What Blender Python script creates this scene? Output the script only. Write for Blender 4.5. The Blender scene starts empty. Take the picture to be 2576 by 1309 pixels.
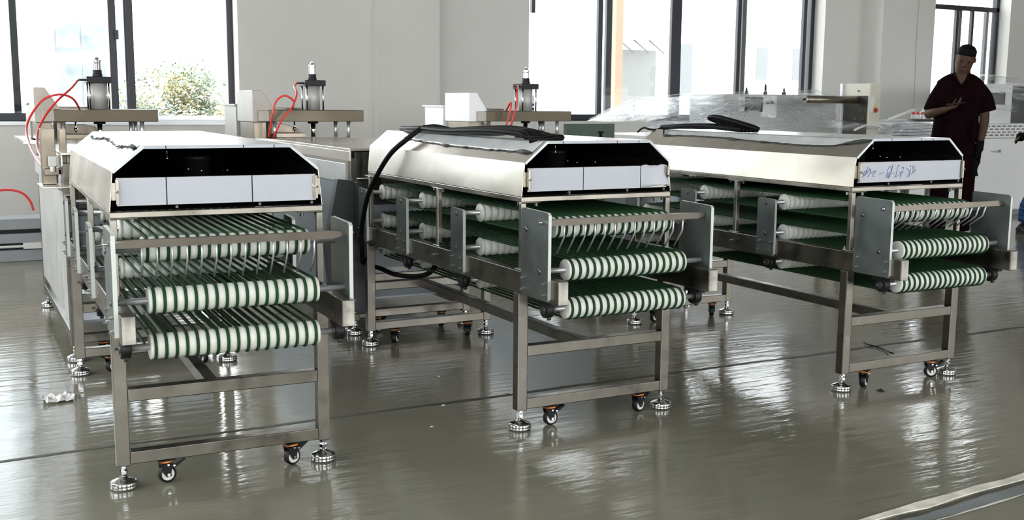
import bpy, math, random
from mathutils import Vector, Matrix
random.seed(7)
PI = math.pi
sc = bpy.context.scene
col = sc.collection

# ------------------------------------------------------------------ camera
W_PX, F_PX = 2576.0, 2717.8
PITCH, ROLL, YAW, EYE = 0.1446953, -0.00785904, math.radians(27.6), 1.18
cp, sp, cr, sr = math.cos(PITCH), math.sin(PITCH), math.cos(ROLL), math.sin(ROLL)
fwd = Vector((0, cp, -sp)); r0 = Vector((1, 0, 0)); d0 = Vector((0, -sp, -cp))
right = r0 * cr + d0 * sr
down = -r0 * sr + d0 * cr
cam_data = bpy.data.cameras.new('camera')
cam_data.sensor_width = 36.0
cam_data.lens = 36.0 * F_PX / W_PX
cam_data.clip_end = 200
cam = bpy.data.objects.new('camera', cam_data)
col.objects.link(cam)
M3 = Matrix((right, -down, -fwd)).transposed()
cam.matrix_world = Matrix.Translation((0, 0, EYE)) @ (Matrix.Rotation(-YAW, 4, 'Z') @ M3.to_4x4())
sc.camera = cam

# ------------------------------------------------------------------ world, exposure, daylight
world = bpy.data.worlds.new('sky'); sc.world = world; world.use_nodes = True
wn = world.node_tree; wn.nodes.clear()
wo = wn.nodes.new('ShaderNodeOutputWorld'); wb = wn.nodes.new('ShaderNodeBackground')
wb.inputs[0].default_value = (0.975, 0.985, 0.985, 1); wb.inputs[1].default_value = 8.0
wn.links.new(wb.outputs[0], wo.inputs[0])
sc.view_settings.view_transform = 'Standard'; sc.view_settings.look = 'None'
sc.view_settings.exposure = 0.12; sc.view_settings.gamma = 1.0
sc.view_settings.use_curve_mapping = False
sc.cycles.use_denoising = True
sc.cycles.max_bounces = 8; sc.cycles.diffuse_bounces = 4; sc.cycles.glossy_bounces = 5
sc.cycles.transparent_max_bounces = 12; sc.cycles.transmission_bounces = 4
sc.cycles.sample_clamp_indirect = 6.0
sc.cycles.caustics_reflective = False; sc.cycles.caustics_refractive = False

def area(name, loc, rot, sx, sy, power, color=(1, 1, 1), portal=False):
    l = bpy.data.lights.new(name, 'AREA'); l.shape = 'RECTANGLE'; l.size = sx; l.size_y = sy
    l.energy = power; l.color = color
    if portal: l.cycles.is_portal = True
    o = bpy.data.objects.new(name, l); o.location = loc; o.rotation_euler = rot
    col.objects.link(o); return o
# hall: x along the far wall, y towards it
XL, XR, YB, YF, ZC = -4.0, 17.0, -6.0, 9.6, 5.0
FAR_WIN = [(-1.6, 2.31, 1.0, 3.3), (5.19, 9.06, 1.0, 3.3), (10.72, 12.2, 1.0, 3.3)]   # x0,x1,z0,z1
LEFT_WIN = [(-3.6, -0.4, 1.0, 3.6), (1.4, 4.6, 1.0, 3.6), (6.0, 8.6, 1.0, 3.6)]          # y0,y1,z0,z1
BACK_WIN = [(-2.8, 1.2, 1.0, 3.6), (4.0, 8.0, 1.0, 3.6), (11, 15, 1.0, 3.6)]
DAY = (0.94, 0.97, 1.0)
for x0, x1, z0, z1 in FAR_WIN:
    area('daylight_far', ((x0+x1)/2, YF + 0.32, (z0+z1)/2), (-PI/2, 0, 0), x1-x0, z1-z0, 1, DAY, portal=True)
for y0, y1, z0, z1 in LEFT_WIN:
    area('daylight_left', (XL - 0.1, (y0+y1)/2, (z0+z1)/2), (0, -PI/2, 0), z1-z0, y1-y0, 18, DAY)
for (x0, x1, z0, z1), pw in zip(BACK_WIN, (150, 85, 90)):
    area('daylight_back', ((x0+x1)/2, YB - 0.1, (z0+z1)/2), (PI/2, 0, 0), x1-x0, z1-z0, pw, DAY)

# ------------------------------------------------------------------ materials
def new_mat(name):
    m = bpy.data.materials.new(name); m.use_nodes = True
    nt = m.node_tree; b = nt.nodes['Principled BSDF']
    return m, nt, b
def mat(name, c, metal=0.0, rough=0.5, noise=0.0, nscale=8.0, stretch=(1, 1, 1), rvar=0.0, bump=0.0, spec=None, bscale=None, trans=0.0, alpha=None, coat=0.0):
    m, nt, b = new_mat(name)
    b.inputs['Base Color'].default_value = (*c, 1)
    b.inputs['Metallic'].default_value = metal
    b.inputs['Roughness'].default_value = rough
    if spec is not None: b.inputs['Specular IOR Level'].default_value = spec
    if coat: b.inputs['Coat Weight'].default_value = coat; b.inputs['Coat Roughness'].default_value = 0.1
    if noise or rvar or bump:
        tc = nt.nodes.new('ShaderNodeTexCoord'); mp = nt.nodes.new('ShaderNodeMapping')
        mp.inputs['Scale'].default_value = stretch
        nt.links.new(tc.outputs['Object'], mp.inputs[0])
        nz = nt.nodes.new('ShaderNodeTexNoise'); nz.inputs['Scale'].default_value = nscale
        nz.inputs['Detail'].default_value = 5
        nt.links.new(mp.outputs[0], nz.inputs['Vector'])
        if noise:
            cr_ = nt.nodes.new('ShaderNodeValToRGB')
            cr_.color_ramp.elements[0].position = 0.3; cr_.color_ramp.elements[1].position = 0.7
            cr_.color_ramp.elements[0].color = (*[max(0, v*(1-noise)) for v in c], 1)
            cr_.color_ramp.elements[1].color = (*[min(1, v*(1+noise)) for v in c], 1)
            nt.links.new(nz.outputs[0], cr_.inputs[0]); nt.links.new(cr_.outputs[0], b.inputs['Base Color'])
        if rvar:
            mr = nt.nodes.new('ShaderNodeMapRange')
            mr.inputs[1].default_value = 0.3; mr.inputs[2].default_value = 0.7
            mr.inputs[3].default_value = max(0.02, rough - rvar); mr.inputs[4].default_value = rough + rvar
            nt.links.new(nz.outputs[0], mr.inputs[0]); nt.links.new(mr.outputs[0], b.inputs['Roughness'])
        if bump:
            bp = nt.nodes.new('ShaderNodeBump'); bp.inputs['Strength'].default_value = bump
            bp.inputs['Distance'].default_value = 0.01
            src = nz
            if bscale:
                src = nt.nodes.new('ShaderNodeTexNoise'); src.inputs['Scale'].default_value = bscale
                nt.links.new(mp.outputs[0], src.inputs['Vector'])
            nt.links.new(src.outputs[0], bp.inputs['Height']); nt.links.new(bp.outputs[0], b.inputs['Normal'])
    return m
STEEL = mat('brushed_stainless_tube', (.215, .200, .172), 1, .33, noise=.12, nscale=14, rvar=.08, stretch=(1, 1, 1))
BARM = mat('dull_stainless_bar', (.15, .134, .112), 1, .34, noise=.12, nscale=14)
HOODM = mat('satin_stainless_sheet', (.80, .77, .70), 1, .25, noise=.08, nscale=2.6, rvar=.07)
RAILM = mat('rail_stainless', (.44, .41, .355), 1, .32, noise=.1, nscale=10, rvar=.06)
ALU = mat('zinc_grey_plate', (.19, .215, .21), .8, .42, noise=.10, nscale=16, rvar=.06)
CHROME = mat('chrome', (.75, .76, .78), 1, .09)
SHAFT = mat('ground_steel_shaft', (.58, .59, .60), .7, .38, noise=.06, nscale=40)
BLACKP = mat('black_plastic', (.008, .008, .009), 0, .45, spec=.3)
INNER = mat('black_interior_shade', (.006, .006, .006), 0, .95, noise=.4, nscale=30, spec=.05)  # black colour stands in for the unlit metal inside the hoods
CAPM = mat('ground_weld_cap', (.44, .42, .38), .9, .40, noise=.35, nscale=26, rvar=.12)
EDGEM = mat('front_lit_cut_edge', (.62, .66, .62), .4, .45)  # bare cut metal, lightened further to carry the light from the front
DARKST = mat('dark_bolt_steel', (.16, .15, .13), .9, .35)
BELTM = mat('green_round_belt', (.015, .052, .020), 0, .55, noise=.15, nscale=60, spec=.2)
ROLLM = mat('white_nylon', (.72, .75, .69), 0, .38, noise=.05, nscale=30, bump=.03)
FILMW = mat('white_protective_film', (.50, .53, .58), 0, .42, noise=.02, nscale=20)
FILMC = mat('grey_peeling_film', (.62, .66, .66), .25, .26, noise=.10, nscale=9, bump=.10, bscale=14)
FILMD = mat('film_edge_shadow_and_ticks', (.03, .032, .03), 0, .5)  # black for shadows along torn film edges, and for the lip ticks
RED = mat('red_air_hose', (.75, .035, .03), 0, .3)
CABLE = mat('black_cable_rubber', (.005, .005, .006), 0, .45, spec=.10)
ORANGE = mat('orange_bearing_ring', (.75, .22, .03), 0, .45)
WHITEP = mat('white_hub_plastic', (.72, .72, .70), 0, .4)
DARKPANEL = mat('dark_grey_guard_sheet', (.065, .068, .072), .5, .45, noise=.1, nscale=6)
GREYPANEL = mat('blue_grey_cabinet_sheet', (.34, .38, .41), .35, .42, noise=.06, nscale=3, rvar=.05)
WHITECAB = mat('white_cabinet_paint', (.90, .92, .92), 0, .4, noise=.01, nscale=3)
CREAM = mat('cream_machine_paint', (.66, .64, .55), 0, .45, noise=.06, nscale=6)
FRAMEM = mat('dark_window_aluminium', (.030, .032, .040), .3, .4)
FRAMEL = mat('pale_sill_aluminium', (.72, .74, .78), .3, .35)
PAPER = mat('crumpled_white_paper', (.75, .75, .74), 0, .6, noise=.08, nscale=60)
SKIN = mat('skin', (.065, .034, .022), 0, .6, spec=.2)
MAROON = mat('maroon_work_cloth', (.006, .0015, .0025), 0, .95, noise=.25, nscale=14, spec=.05)
HAIR = mat('black_hair', (.006, .005, .005), 0, .8, spec=.1)
GLOVE = mat('black_knit_glove', (.006, .006, .007), 0, .95, spec=.05)
JEANS = mat('blue_denim', (.04, .09, .24), 0, .9, noise=.3, nscale=24, spec=.1)
SHOE = mat('black_shoe_leather', (.012, .012, .012), 0, .5)
INK = mat('blue_pen_ink', (.05, .10, .30), 0, .6)
GREENB = mat('dark_green_board', (.06, .10, .075), 0, .5, noise=.1, nscale=4)
DARK = mat('dark_steel_parts', (.07, .068, .062), .6, .4, noise=.2, nscale=12)
SCREEN = mat('grey_display_glass', (.12, .13, .14), 0, .15)
GREYBEAM = mat('grey_coated_profile', (.30, .32, .34), .1, .5, noise=.05, nscale=5)
BRONZE = mat('brown_polished_tube', (.22, .19, .15), .8, .32, noise=.15, nscale=9)

# wall paint with faint blotches
WALLM = mat('grey_plaster_paint', (.61, .60, .575), 0, .75, noise=.035, nscale=1.2, bump=.04, bscale=40)
CEILM = mat('ceiling_paint', (.30, .29, .27), 0, .8)

def floor_material():
    m, nt, b = new_mat('glossy_epoxy_floor')
    L = nt.links.new
    tc = nt.nodes.new('ShaderNodeTexCoord')
    n1 = nt.nodes.new('ShaderNodeTexNoise'); n1.inputs['Scale'].default_value = 0.9; n1.inputs['Detail'].default_value = 7; n1.inputs['Roughness'].default_value = .6
    L(tc.outputs['Object'], n1.inputs['Vector'])
    r1 = nt.nodes.new('ShaderNodeValToRGB')
    r1.color_ramp.elements[0].position = .32; r1.color_ramp.elements[0].color = (.185, .180, .138, 1)
    r1.color_ramp.elements[1].position = .70; r1.color_ramp.elements[1].color = (.245, .238, .188, 1)
    L(n1.outputs[0], r1.inputs[0]); L(r1.outputs[0], b.inputs['Base Color'])
    # trowel ripples running along the far wall
    mp = nt.nodes.new('ShaderNodeMapping'); mp.inputs['Scale'].default_value = (4.0, 24.0, 1)
    mp.inputs['Rotation'].default_value = (0, 0, .12)
    L(tc.outputs['Object'], mp.inputs[0])
    n2 = nt.nodes.new('ShaderNodeTexNoise'); n2.inputs['Scale'].default_value = 1.0; n2.inputs['Detail'].default_value = 4
    L(mp.outputs[0], n2.inputs['Vector'])
    n3 = nt.nodes.new('ShaderNodeTexNoise'); n3.inputs['Scale'].default_value = 2.0; n3.inputs['Detail'].default_value = 2
    L(tc.outputs['Object'], n3.inputs['Vector'])
    add = nt.nodes.new('ShaderNodeMath'); add.operation = 'ADD'
    L(n2.outputs[0], add.inputs[0]); L(n3.outputs[0], add.inputs[1])
    bp = nt.nodes.new('ShaderNodeBump'); bp.inputs['Strength'].default_value = .085; bp.inputs['Distance'].default_value = .03
    L(add.outputs[0], bp.inputs['Height']); L(bp.outputs[0], b.inputs['Normal'])
    mr = nt.nodes.new('ShaderNodeMapRange'); mr.inputs[1].default_value = .35; mr.inputs[2].default_value = .65
    mr.inputs[3].default_value = .04; mr.inputs[4].default_value = .17
    L(n1.outputs[0], mr.inputs[0]); L(mr.outputs[0], b.inputs['Roughness'])
    b.inputs['Specular IOR Level'].default_value = .26
    b.inputs['IOR'].default_value = 1.5
    return m
FLOORM = floor_material()
SEAMM = mat('dark_floor_joint', (.085, .08, .065), 0, .6, noise=.3, nscale=20)
LIPM = mat('worn_white_edge', (.80, .79, .70), 0, .5, noise=.25, nscale=14)
CHANM = mat('blue_grey_channel_floor', (.17, .195, .20), 0, .25, noise=.2, nscale=5)

def glassy(name, tint=(1, 1, 1), refl=.12, rough=.02, body=0.0, wrinkle=0.0, wscale=8.0):
    m, nt, b = new_mat(name); nt.nodes.remove(b)
    L = nt.links.new; out = nt.nodes['Material Output']
    tr = nt.nodes.new('ShaderNodeBsdfTransparent'); tr.inputs[0].default_value = (*tint, 1)
    gl = nt.nodes.new('ShaderNodeBsdfGlossy'); gl.inputs['Roughness'].default_value = rough
    mx = nt.nodes.new('ShaderNodeMixShader')
    fr = nt.nodes.new('ShaderNodeLayerWeight'); fr.inputs[0].default_value = .35
    mr = nt.nodes.new('ShaderNodeMapRange'); mr.inputs[3].default_value = refl; mr.inputs[4].default_value = min(1, refl*4)
    L(fr.outputs['Facing'], mr.inputs[0]); L(mr.outputs[0], mx.inputs[0]); L(tr.outputs[0], mx.inputs[1]); L(gl.outputs[0], mx.inputs[2])
    last = mx.outputs[0]
    if body:
        df = nt.nodes.new('ShaderNodeBsdfTranslucent'); df.inputs[0].default_value = (.9, .92, .95, 1)
        d2 = nt.nodes.new('ShaderNodeBsdfDiffuse'); d2.inputs[0].default_value = (.8, .82, .85, 1)
        a = nt.nodes.new('ShaderNodeMixShader'); a.inputs[0].default_value = .5
        L(df.outputs[0], a.inputs[1]); L(d2.outputs[0], a.inputs[2])
        m2 = nt.nodes.new('ShaderNodeMixShader'); m2.inputs[0].default_value = body
        tc = nt.nodes.new('ShaderNodeTexCoord')
        nz = nt.nodes.new('ShaderNodeTexNoise'); nz.inputs['Scale'].default_value = wscale; nz.inputs['Detail'].default_value = 3; nz.inputs['Distortion'].default_value = .6
        mp = nt.nodes.new('ShaderNodeMapping'); mp.inputs['Rotation'].default_value = (0, .45, 0); mp.inputs['Scale'].default_value = (.35, 1, 3.2)
        L(tc.outputs['Object'], mp.inputs[0]); L(mp.outputs[0], nz.inputs['Vector'])
        mm = nt.nodes.new('ShaderNodeMapRange'); mm.inputs[1].default_value = .50; mm.inputs[2].default_value = .72
        mm.inputs[3].default_value = body*.25; mm.inputs[4].default_value = min(1, body*2.6)
        L(nz.outputs[0], mm.inputs[0]); L(mm.outputs[0], m2.inputs[0])
        L(last, m2.inputs[1]); L(a.outputs[0], m2.inputs[2]); last = m2.outputs[0]
        if wrinkle:
            bp = nt.nodes.new('ShaderNodeBump'); bp.inputs['Strength'].default_value = wrinkle; bp.inputs['Distance'].default_value = .03
            L(nz.outputs[0], bp.inputs['Height']); L(bp.outputs[0], gl.inputs['Normal'])
    L(last, out.inputs[0])
    return m
GLASS = glassy('window_glass', (.93, .95, .95), .06, .01)
GLASSG = glassy('tinted_window_glass', (.80, .84, .86), .08, .01)
PLASTIC = glassy('clear_plastic_film', (.97, .975, .98), .035, .12, body=.20, wrinkle=.6, wscale=6)
PLASTICW = glassy('milky_plastic_film', (.9, .92, .95), .12, .15, body=.85, wrinkle=.6, wscale=9)

# ------------------------------------------------------------------ mesh builder
class MB:
    def __init__(s): s.v = []; s.f = []; s.sm = []; s.mi = []; s.cur = 0
    def add(s, vs, fs, smooth=False):
        o = len(s.v); s.v += [tuple(p) for p in vs]
        for f in fs: s.f.append([i + o for i in f]); s.sm.append(smooth); s.mi.append(s.cur)
        return s
    def box(s, x0, x1, y0, y1, z0, z1):
        vs = [(x, y, z) for z in (z0, z1) for y in (y0, y1) for x in (x0, x1)]
        return s.add(vs, [(0, 2, 3, 1), (4, 5, 7, 6), (0, 1, 5, 4), (2, 6, 7, 3), (0, 4, 6, 2), (1, 3, 7, 5)])
    def prism(s, poly, ax, a, b):
        # poly of 2-D points in the two axes other than ax
        n = len(poly)
        def P(q, h):
            l = list(q); l.insert(ax, h); return tuple(l)
        vs = [P(q, a) for q in poly] + [P(q, b) for q in poly]
        fs = [list(range(n))[::-1], list(range(n, 2*n))] + [(i, (i+1) % n, n + (i+1) % n, n + i) for i in range(n)]
        return s.add(vs, fs)
    def tube(s, pts, r, n=8, closed=False, caps=True):
        pts = [Vector(p) for p in pts]; N = len(pts)
        rs = r if isinstance(r, (list, tuple)) else [r]*N
        up = None; vs = []
        for i in range(N):
            if closed: d = pts[(i+1) % N] - pts[i-1]
            else: d = pts[min(i+1, N-1)] - pts[max(i-1, 0)]
            d.normalize()
            if up is None:
                up = Vector((0, 0, 1)) if abs(d.z) < .9 else Vector((1, 0, 0))
                up = (up - d*up.dot(d)).normalized()
            else:
                up = up - d*up.dot(d)
                up = up.normalized() if up.length > 1e-6 else d.orthogonal().normalized()
            sd = d.cross(up)
            for k in range(n):
                a = 2*PI*k/n
                vs.append(pts[i] + (up*math.cos(a) + sd*math.sin(a))*rs[i])
        fs = []
        for i in range(N if closed else N-1):
            j = (i+1) % N
            for k in range(n):
                fs.append((i*n+k, i*n+(k+1) % n, j*n+(k+1) % n, j*n+k))
        s.add(vs, fs, True)
        if not closed and caps:
            o = len(s.v) - N*n
            s.f.append([o+k for k in range(n)][::-1]); s.sm.append(False); s.mi.append(s.cur)
            s.f.append([o+(N-1)*n+k for k in range(n)]); s.sm.append(False); s.mi.append(s.cur)
        return s
    def cyl(s, p0, p1, r, n=16): return s.tube([p0, p1], r, n)
    def lathe(s, prof, axis=2, c=(0, 0, 0), n=24, smooth=True):
        # prof: (radius, height along axis)
        vs = []
        for r, h in prof:
            for k in range(n):
                a = 2*PI*k/n; u, w = r*math.cos(a), r*math.sin(a)
                p = [u, w]; p.insert(axis, h)
                vs.append((p[0]+c[0], p[1]+c[1], p[2]+c[2]))
        fs = []
        for i in range(len(prof)-1):
            for k in range(n): fs.append((i*n+k, i*n+(k+1) % n, (i+1)*n+(k+1) % n, (i+1)*n+k))
        s.add(vs, fs, smooth)
        o = len(s.v) - len(prof)*n
        s.f.append([o+k for k in range(n)][::-1]); s.sm.append(False); s.mi.append(s.cur)
        s.f.append([o+(len(prof)-1)*n+k for k in range(n)]); s.sm.append(False); s.mi.append(s.cur)
        return s
    def ell(s, secs, n=20):
        # secs: (centre, rx, ry, xdir, ydir)
        vs = []
        for c, rx, ry, xd, yd in secs:
            c, xd, yd = Vector(c), Vector(xd), Vector(yd)
            for k in range(n):
                a = 2*PI*k/n; vs.append(c + xd*rx*math.cos(a) + yd*ry*math.sin(a))
        fs = [(i*n+k, i*n+(k+1) % n, (i+1)*n+(k+1) % n, (i+1)*n+k) for i in range(len(secs)-1) for k in range(n)]
        s.add(vs, fs, True)
        o = len(s.v) - len(secs)*n
        s.f.append([o+k for k in range(n)][::-1]); s.sm.append(True); s.mi.append(s.cur)
        s.f.append([o+(len(secs)-1)*n+k for k in range(n)]); s.sm.append(True); s.mi.append(s.cur)
        return s
    def ball(s, c, r, n=12, sz=1.0):
        prof = [(max(1e-4, r*math.sin(PI*i/n)), -r*sz*math.cos(PI*i/n)) for i in range(n+1)]
        return s.lathe(prof, 2, c, n*2)
    def hexa(s, c, r, h, axis):
        prof = [(r, 0), (r, h)]
        return s.lathe(prof, axis, c, 6, False)
    def mesh(s, name, mats):
        m = bpy.data.meshes.new(name); m.from_pydata(s.v, [], s.f)
        m.polygons.foreach_set('use_smooth', s.sm); m.polygons.foreach_set('material_index', s.mi)
        for q in (mats if isinstance(mats, (list, tuple)) else [mats]): m.materials.append(q)
        m.validate(); m.update(); return m
    def build(s, name, mats, parent=None, bevel=0, fix=True):
        me = s.mesh(name, mats)
        if fix:
            import bmesh
            bm = bmesh.new(); bm.from_mesh(me); bmesh.ops.recalc_face_normals(bm, faces=bm.faces); bm.to_mesh(me); bm.free()
        return put(name, me, parent, bevel)

def put(name, me, parent=None, bevel=0, loc=None, rot=None):
    o = bpy.data.objects.new(name, me); col.objects.link(o)
    if parent: o.parent = parent
    if bevel:
        b = o.modifiers.new('edge', 'BEVEL'); b.width = bevel; b.segments = 2; b.limit_method = 'ANGLE'; b.angle_limit = .6
        b.harden_normals = False
    if loc: o.location = loc
    if rot: o.rotation_euler = rot
    return o
def tag(o, label=None, cat=None, group=None, kind=None):
    if label: o['label'] = label
    if cat: o['category'] = cat
    if group: o['group'] = group
    if kind: o['kind'] = kind
    return o
def thing(name, loc, rz, label, cat, group=None):
    o = bpy.data.objects.new(name, None); o.empty_display_size = .1; col.objects.link(o)
    o.location = loc; o.rotation_euler = (0, 0, rz)
    return tag(o, label, cat, group)
def struct(name, mb, m, parent=None, bevel=0):
    o = mb.build(name, m, parent, bevel)
    o['kind'] = 'structure'; return o
def spline(pts, k=6):
    P = [Vector(p) for p in pts]; P = [P[0]*2-P[1]] + P + [P[-1]*2-P[-2]]; out = []
    for i in range(1, len(P)-2):
        for j in range(k):
            t = j/k
            out.append(.5*((2*P[i]) + (P[i+1]-P[i-1])*t + (2*P[i-1]-5*P[i]+4*P[i+1]-P[i+2])*t*t + (3*P[i]-P[i-1]-3*P[i+1]+P[i+2])*t**3))
    out.append(P[-2]); return out

# ------------------------------------------------------------------ the hall
def wall_boxes(mb, a0, a1, wins, lo, hi, along_x, z1=ZC):
    # a wall slab with rectangular openings; lo..hi is its thickness range
    def bx(p0, p1, q0, q1):
        if p1 - p0 < 1e-4 or q1 - q0 < 1e-4: return
        if along_x: mb.box(p0, p1, lo, hi, q0, q1)
        else: mb.box(lo, hi, p0, p1, q0, q1)
    cur = a0
    for w0, w1, z0, zt in sorted(wins):
        bx(cur, w0, 0, z1); bx(w0, w1, 0, z0); bx(w0, w1, zt, z1); cur = w1
    bx(cur, a1, 0, z1)
mb = MB().box(XL-.3, XR+.3, YB-.3, YF+.28, -.25, 0); struct('floor', mb, FLOORM)
mb = MB().box(XL-.3, XR+.3, YB-.3, YF+.28, ZC, ZC+.2); struct('ceiling', mb, CEILM)
mb = MB(); wall_boxes(mb, XL-.3, XR+.3, FAR_WIN, YF, YF+.28, True)
mb.box(3.56, 4.18, YF-.10, YF, 0, ZC)                       # shallow pilaster
mb.box(9.66, 10.5, YF-.30, YF, 0, ZC)                       # deeper column
wf = struct('wall_far', mb, WALLM)
mb = MB(); wall_boxes(mb, YB, YF, LEFT_WIN, XL-.3, XL, False); struct('wall_left', mb, WALLM)
mb = MB(); wall_boxes(mb, XL-.3, XR+.3, BACK_WIN, YB-.3, YB, True); struct('wall_back', mb, WALLM)
mb = MB(); mb.box(XR, XR+.3, YB, YF, 0, ZC); struct('wall_right', mb, WALLM)
# window reveals / sills of the far wall
for i, (x0, x1, z0, z1) in enumerate(FAR_WIN):
    mb = MB().box(x0, x1, YF-.02, YF+.27, z0-.03, z0)
    struct('trim_%d' % (i+1), mb, FRAMEL if i == 0 else WALLM)

# crack running down the right column
mb = MB()
pts = [(10.22+.012*math.sin(k*1.3), YF-.303, ZC - k*.35) for k in range(14)]
mb.tube(pts, .006, 5); struct('trim_4', mb, mat('wall_crack_stain', (.42, .40, .34), 0, .8))

def window(n, x0, x1, z0, z1, stiles, transom, glass, bottom=True, open_right=None):
    y = YF + .17
    root = bpy.data.objects.new('window_%d' % n, None); col.objects.link(root); root['kind'] = 'structure'
    fm = MB(); f = .055
    fm.box(x0, x0+f, y, y+.07, z0, z1); fm.box(x1-f, x1, y, y+.07, z0, z1)
    fm.box(x0, x1, y, y+.07, z1-f, z1)
    if bottom is True: fm.box(x0, x1, y, y+.07, z0, z0+.065)
    elif bottom: fm.box(x0, bottom, y, y+.07, z0, z0+.065)
    if transom: fm.box(x0, x1, y, y+.07, transom, transom+.06)
    fm.build('window_frame', FRAMEM, root, .004)
    for xs, w, dy in stiles:
        sm = MB().box(xs-w/2, xs+w/2, y+dy, y+dy+.045, z0+.05, transom or z1)
        sm.build('window_stile', FRAMEM, root, .003)
    xg = open_right if open_right else x1
    gm = MB().box(x0+.04, xg, y+.03, y+.036, z0+.04, z1-.04); gm.build('window_pane', glass, root)
    return root
w1 = window(1, *FAR_WIN[0], [(-.55, .05, 0), (.545, .055, .05), (1.30, .06, 0), (1.44, .075, .06)], 2.9, GLASSG, bottom=1.44, open_right=1.42)
mb = MB()
for k, (dy, h) in enumerate(((.0, .02), (.05, .045), (.10, .03))): mb.box(1.45, 2.29, YF+.12+dy*1.1, YF+.14+dy*1.1, 1.0, 1.0+h)
mb.box(1.45, 2.29, YF+.1, YF+.26, 1.0, 1.012)
mb.build('sliding_track', FRAMEL, w1)
mb = MB(); mb.box(1.315, 1.345, YF+.14, YF+.17, 1.68, 1.76); mb.build('latch', FRAMEM, w1)
window(2, *FAR_WIN[1], [(5.36, .04, .05), (6.13, .055, 0), (6.27, .07, .05), (7.10, .13, 0), (7.17, .03, .05), (7.96, .05, 0), (8.07, .06, .05), (8.92, .05, .0)], 2.9, GLASS)
window(3, *FAR_WIN[2], [(11.0, .03, .05), (11.44, .045, 0), (11.55, .05, .05), (11.72, .04, 0), (12.05, .05, .05)], 2.38, GLASS)
# plain frames for the windows behind and beside the viewer
for i, (a, b_, z0, z1) in enumerate(LEFT_WIN):
    m_ = MB()
    for y in (a, (a+b_)/2-.03, b_-.06): m_.box(XL-.09, XL-.03, y, y+.06, z0, z1)
    m_.box(XL-.09, XL-.03, a, b_, z0, z0+.06); m_.box(XL-.09, XL-.03, a, b_, z1-.06, z1)
    m_.box(XL-.09, XL-.03, a, b_, 2.5, 2.56)
    struct('window_%d' % (4+i), m_, FRAMEM)
for i, (a, b_, z0, z1) in enumerate(BACK_WIN):
    m_ = MB()
    for x in (a, a+(b_-a)*.33, a+(b_-a)*.66, b_-.06): m_.box(x, x+.06, YB-.09, YB-.03, z0, z1)
    m_.box(a, b_, YB-.09, YB-.03, z0, z0+.06); m_.box(a, b_, YB-.09, YB-.03, z1-.06, z1)
    struct('window_%d' % (7+i), m_, FRAMEM)

# floor joints
def strip(name, pts, w, z, m, jitter=0.0, h=.0):
    mb = MB(); n = len(pts); vs = []
    for i, (x, y) in enumerate(pts):
        d = Vector((pts[min(i+1, n-1)][0]-pts[max(i-1, 0)][0], pts[min(i+1, n-1)][1]-pts[max(i-1, 0)][1], 0)).normalized()
        nn = Vector((-d.y, d.x, 0)); ww = w if not callable(w) else w(i/(n-1))
        j1, j2 = random.uniform(-jitter, jitter), random.uniform(-jitter, jitter)
        a = Vector((x, y, z)) + nn*(ww/2+j1); b = Vector((x, y, z)) - nn*(ww/2+j2)
        vs += [a, b, (a.x, a.y, z+h), (b.x, b.y, z+h)]
    if h:
        fs = [q for i in range(n-1) for q in ((4*i+2, 4*i+3, 4*i+7, 4*i+6), (4*i, 4*i+2, 4*i+6, 4*i+4), (4*i+1, 4*i+5, 4*i+7, 4*i+3), (4*i, 4*i+4, 4*i+5, 4*i+1))]
        fs += [(0, 1, 3, 2), (4*n-4, 4*n-2, 4*n-1, 4*n-3)]
    else: fs = [(4*i, 4*i+1, 4*i+5, 4*i+4) for i in range(n-1)]
    mb.add(vs, fs, False); return struct(name, mb, m)
strip('trim_5', [(-3.5 + k*.25, 3.8 + .006*math.sin(k*1.7)) for k in range(80)], .022, .0012, SEAMM, .006)
# worn channel edge, lower right
A = [(2.16 + k*.07, 2.150 + .062*(2.16 + k*.07 - 2.293) - .0006*max(0, 4-k)**2 + .003*math.sin(k*.9)) for k in range(60)]
strip('trim_6', A, lambda t: .012 + .024*min(1, t*16) + .006*math.sin(t*90), .0008, LIPM, .003, h=.004)
strip('trim_7', [(x+.02, y-.030 - .006*math.sin(i*.5)) for i, (x, y) in enumerate(A)], .022, .0012, SEAMM, .006)
strip('trim_8', [(x+.05, y-.066) for x, y in A], .050, .0010, CHANM, .006)
strip('trim_9', [(x+.09, y-.094) for x, y in A], .007, .0016, LIPM, .003)

# ------------------------------------------------------------------ outside
EXTW = mat('white_rendered_facade', (.82, .83, .85), 0, .8, noise=.02, nscale=.5)
EXTG = mat('grey_facade_glass', (.12, .13, .14), 0, .5)
EXTO = mat('orange_painted_column', (.36, .20, .14), 0, .8)
EXTC = mat('pale_clapboard', (.19, .195, .20), 0, .8)
mb = MB().box(-40, 60, YF+.28, 70, -.6, -.35); struct('ground', mb, mat('pale_concrete_yard', (.75, .75, .73), 0, .9))
bld = thing('apartment_building', (0, 20, -.35), 0, 'white rendered building across the yard, seen through the wide centre window', 'building')
MB().box(12.3, 19.8, 0, 6, 0, 12).build('wall', EXTW, bld)
for (a, b_, c, d) in ((14.62, 14.95, 1.7, 2.85), (16.8, 17.12, 2.1, 2.85), (17.9, 18.22, 2.1, 2.85)):
    f = MB().box(a-.04, b_+.04, -.03, 0, c-.04, d+.04).build('window', EXTW, bld)
    MB().box(a, b_, -.05, -.03, c, d).build('pane', EXTG, f)
m_ = MB()
for k in range(34): m_.box(18.3, 19.3, -.06, -.01, .4+k*.16, .4+k*.16+.135)
m_.build('clapboard_strip', EXTC, bld)
bl2 = thing('office_building', (0, 16, -.35), 0, 'pale building with grey glazing and outside stair, beyond the left window', 'building')
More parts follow.
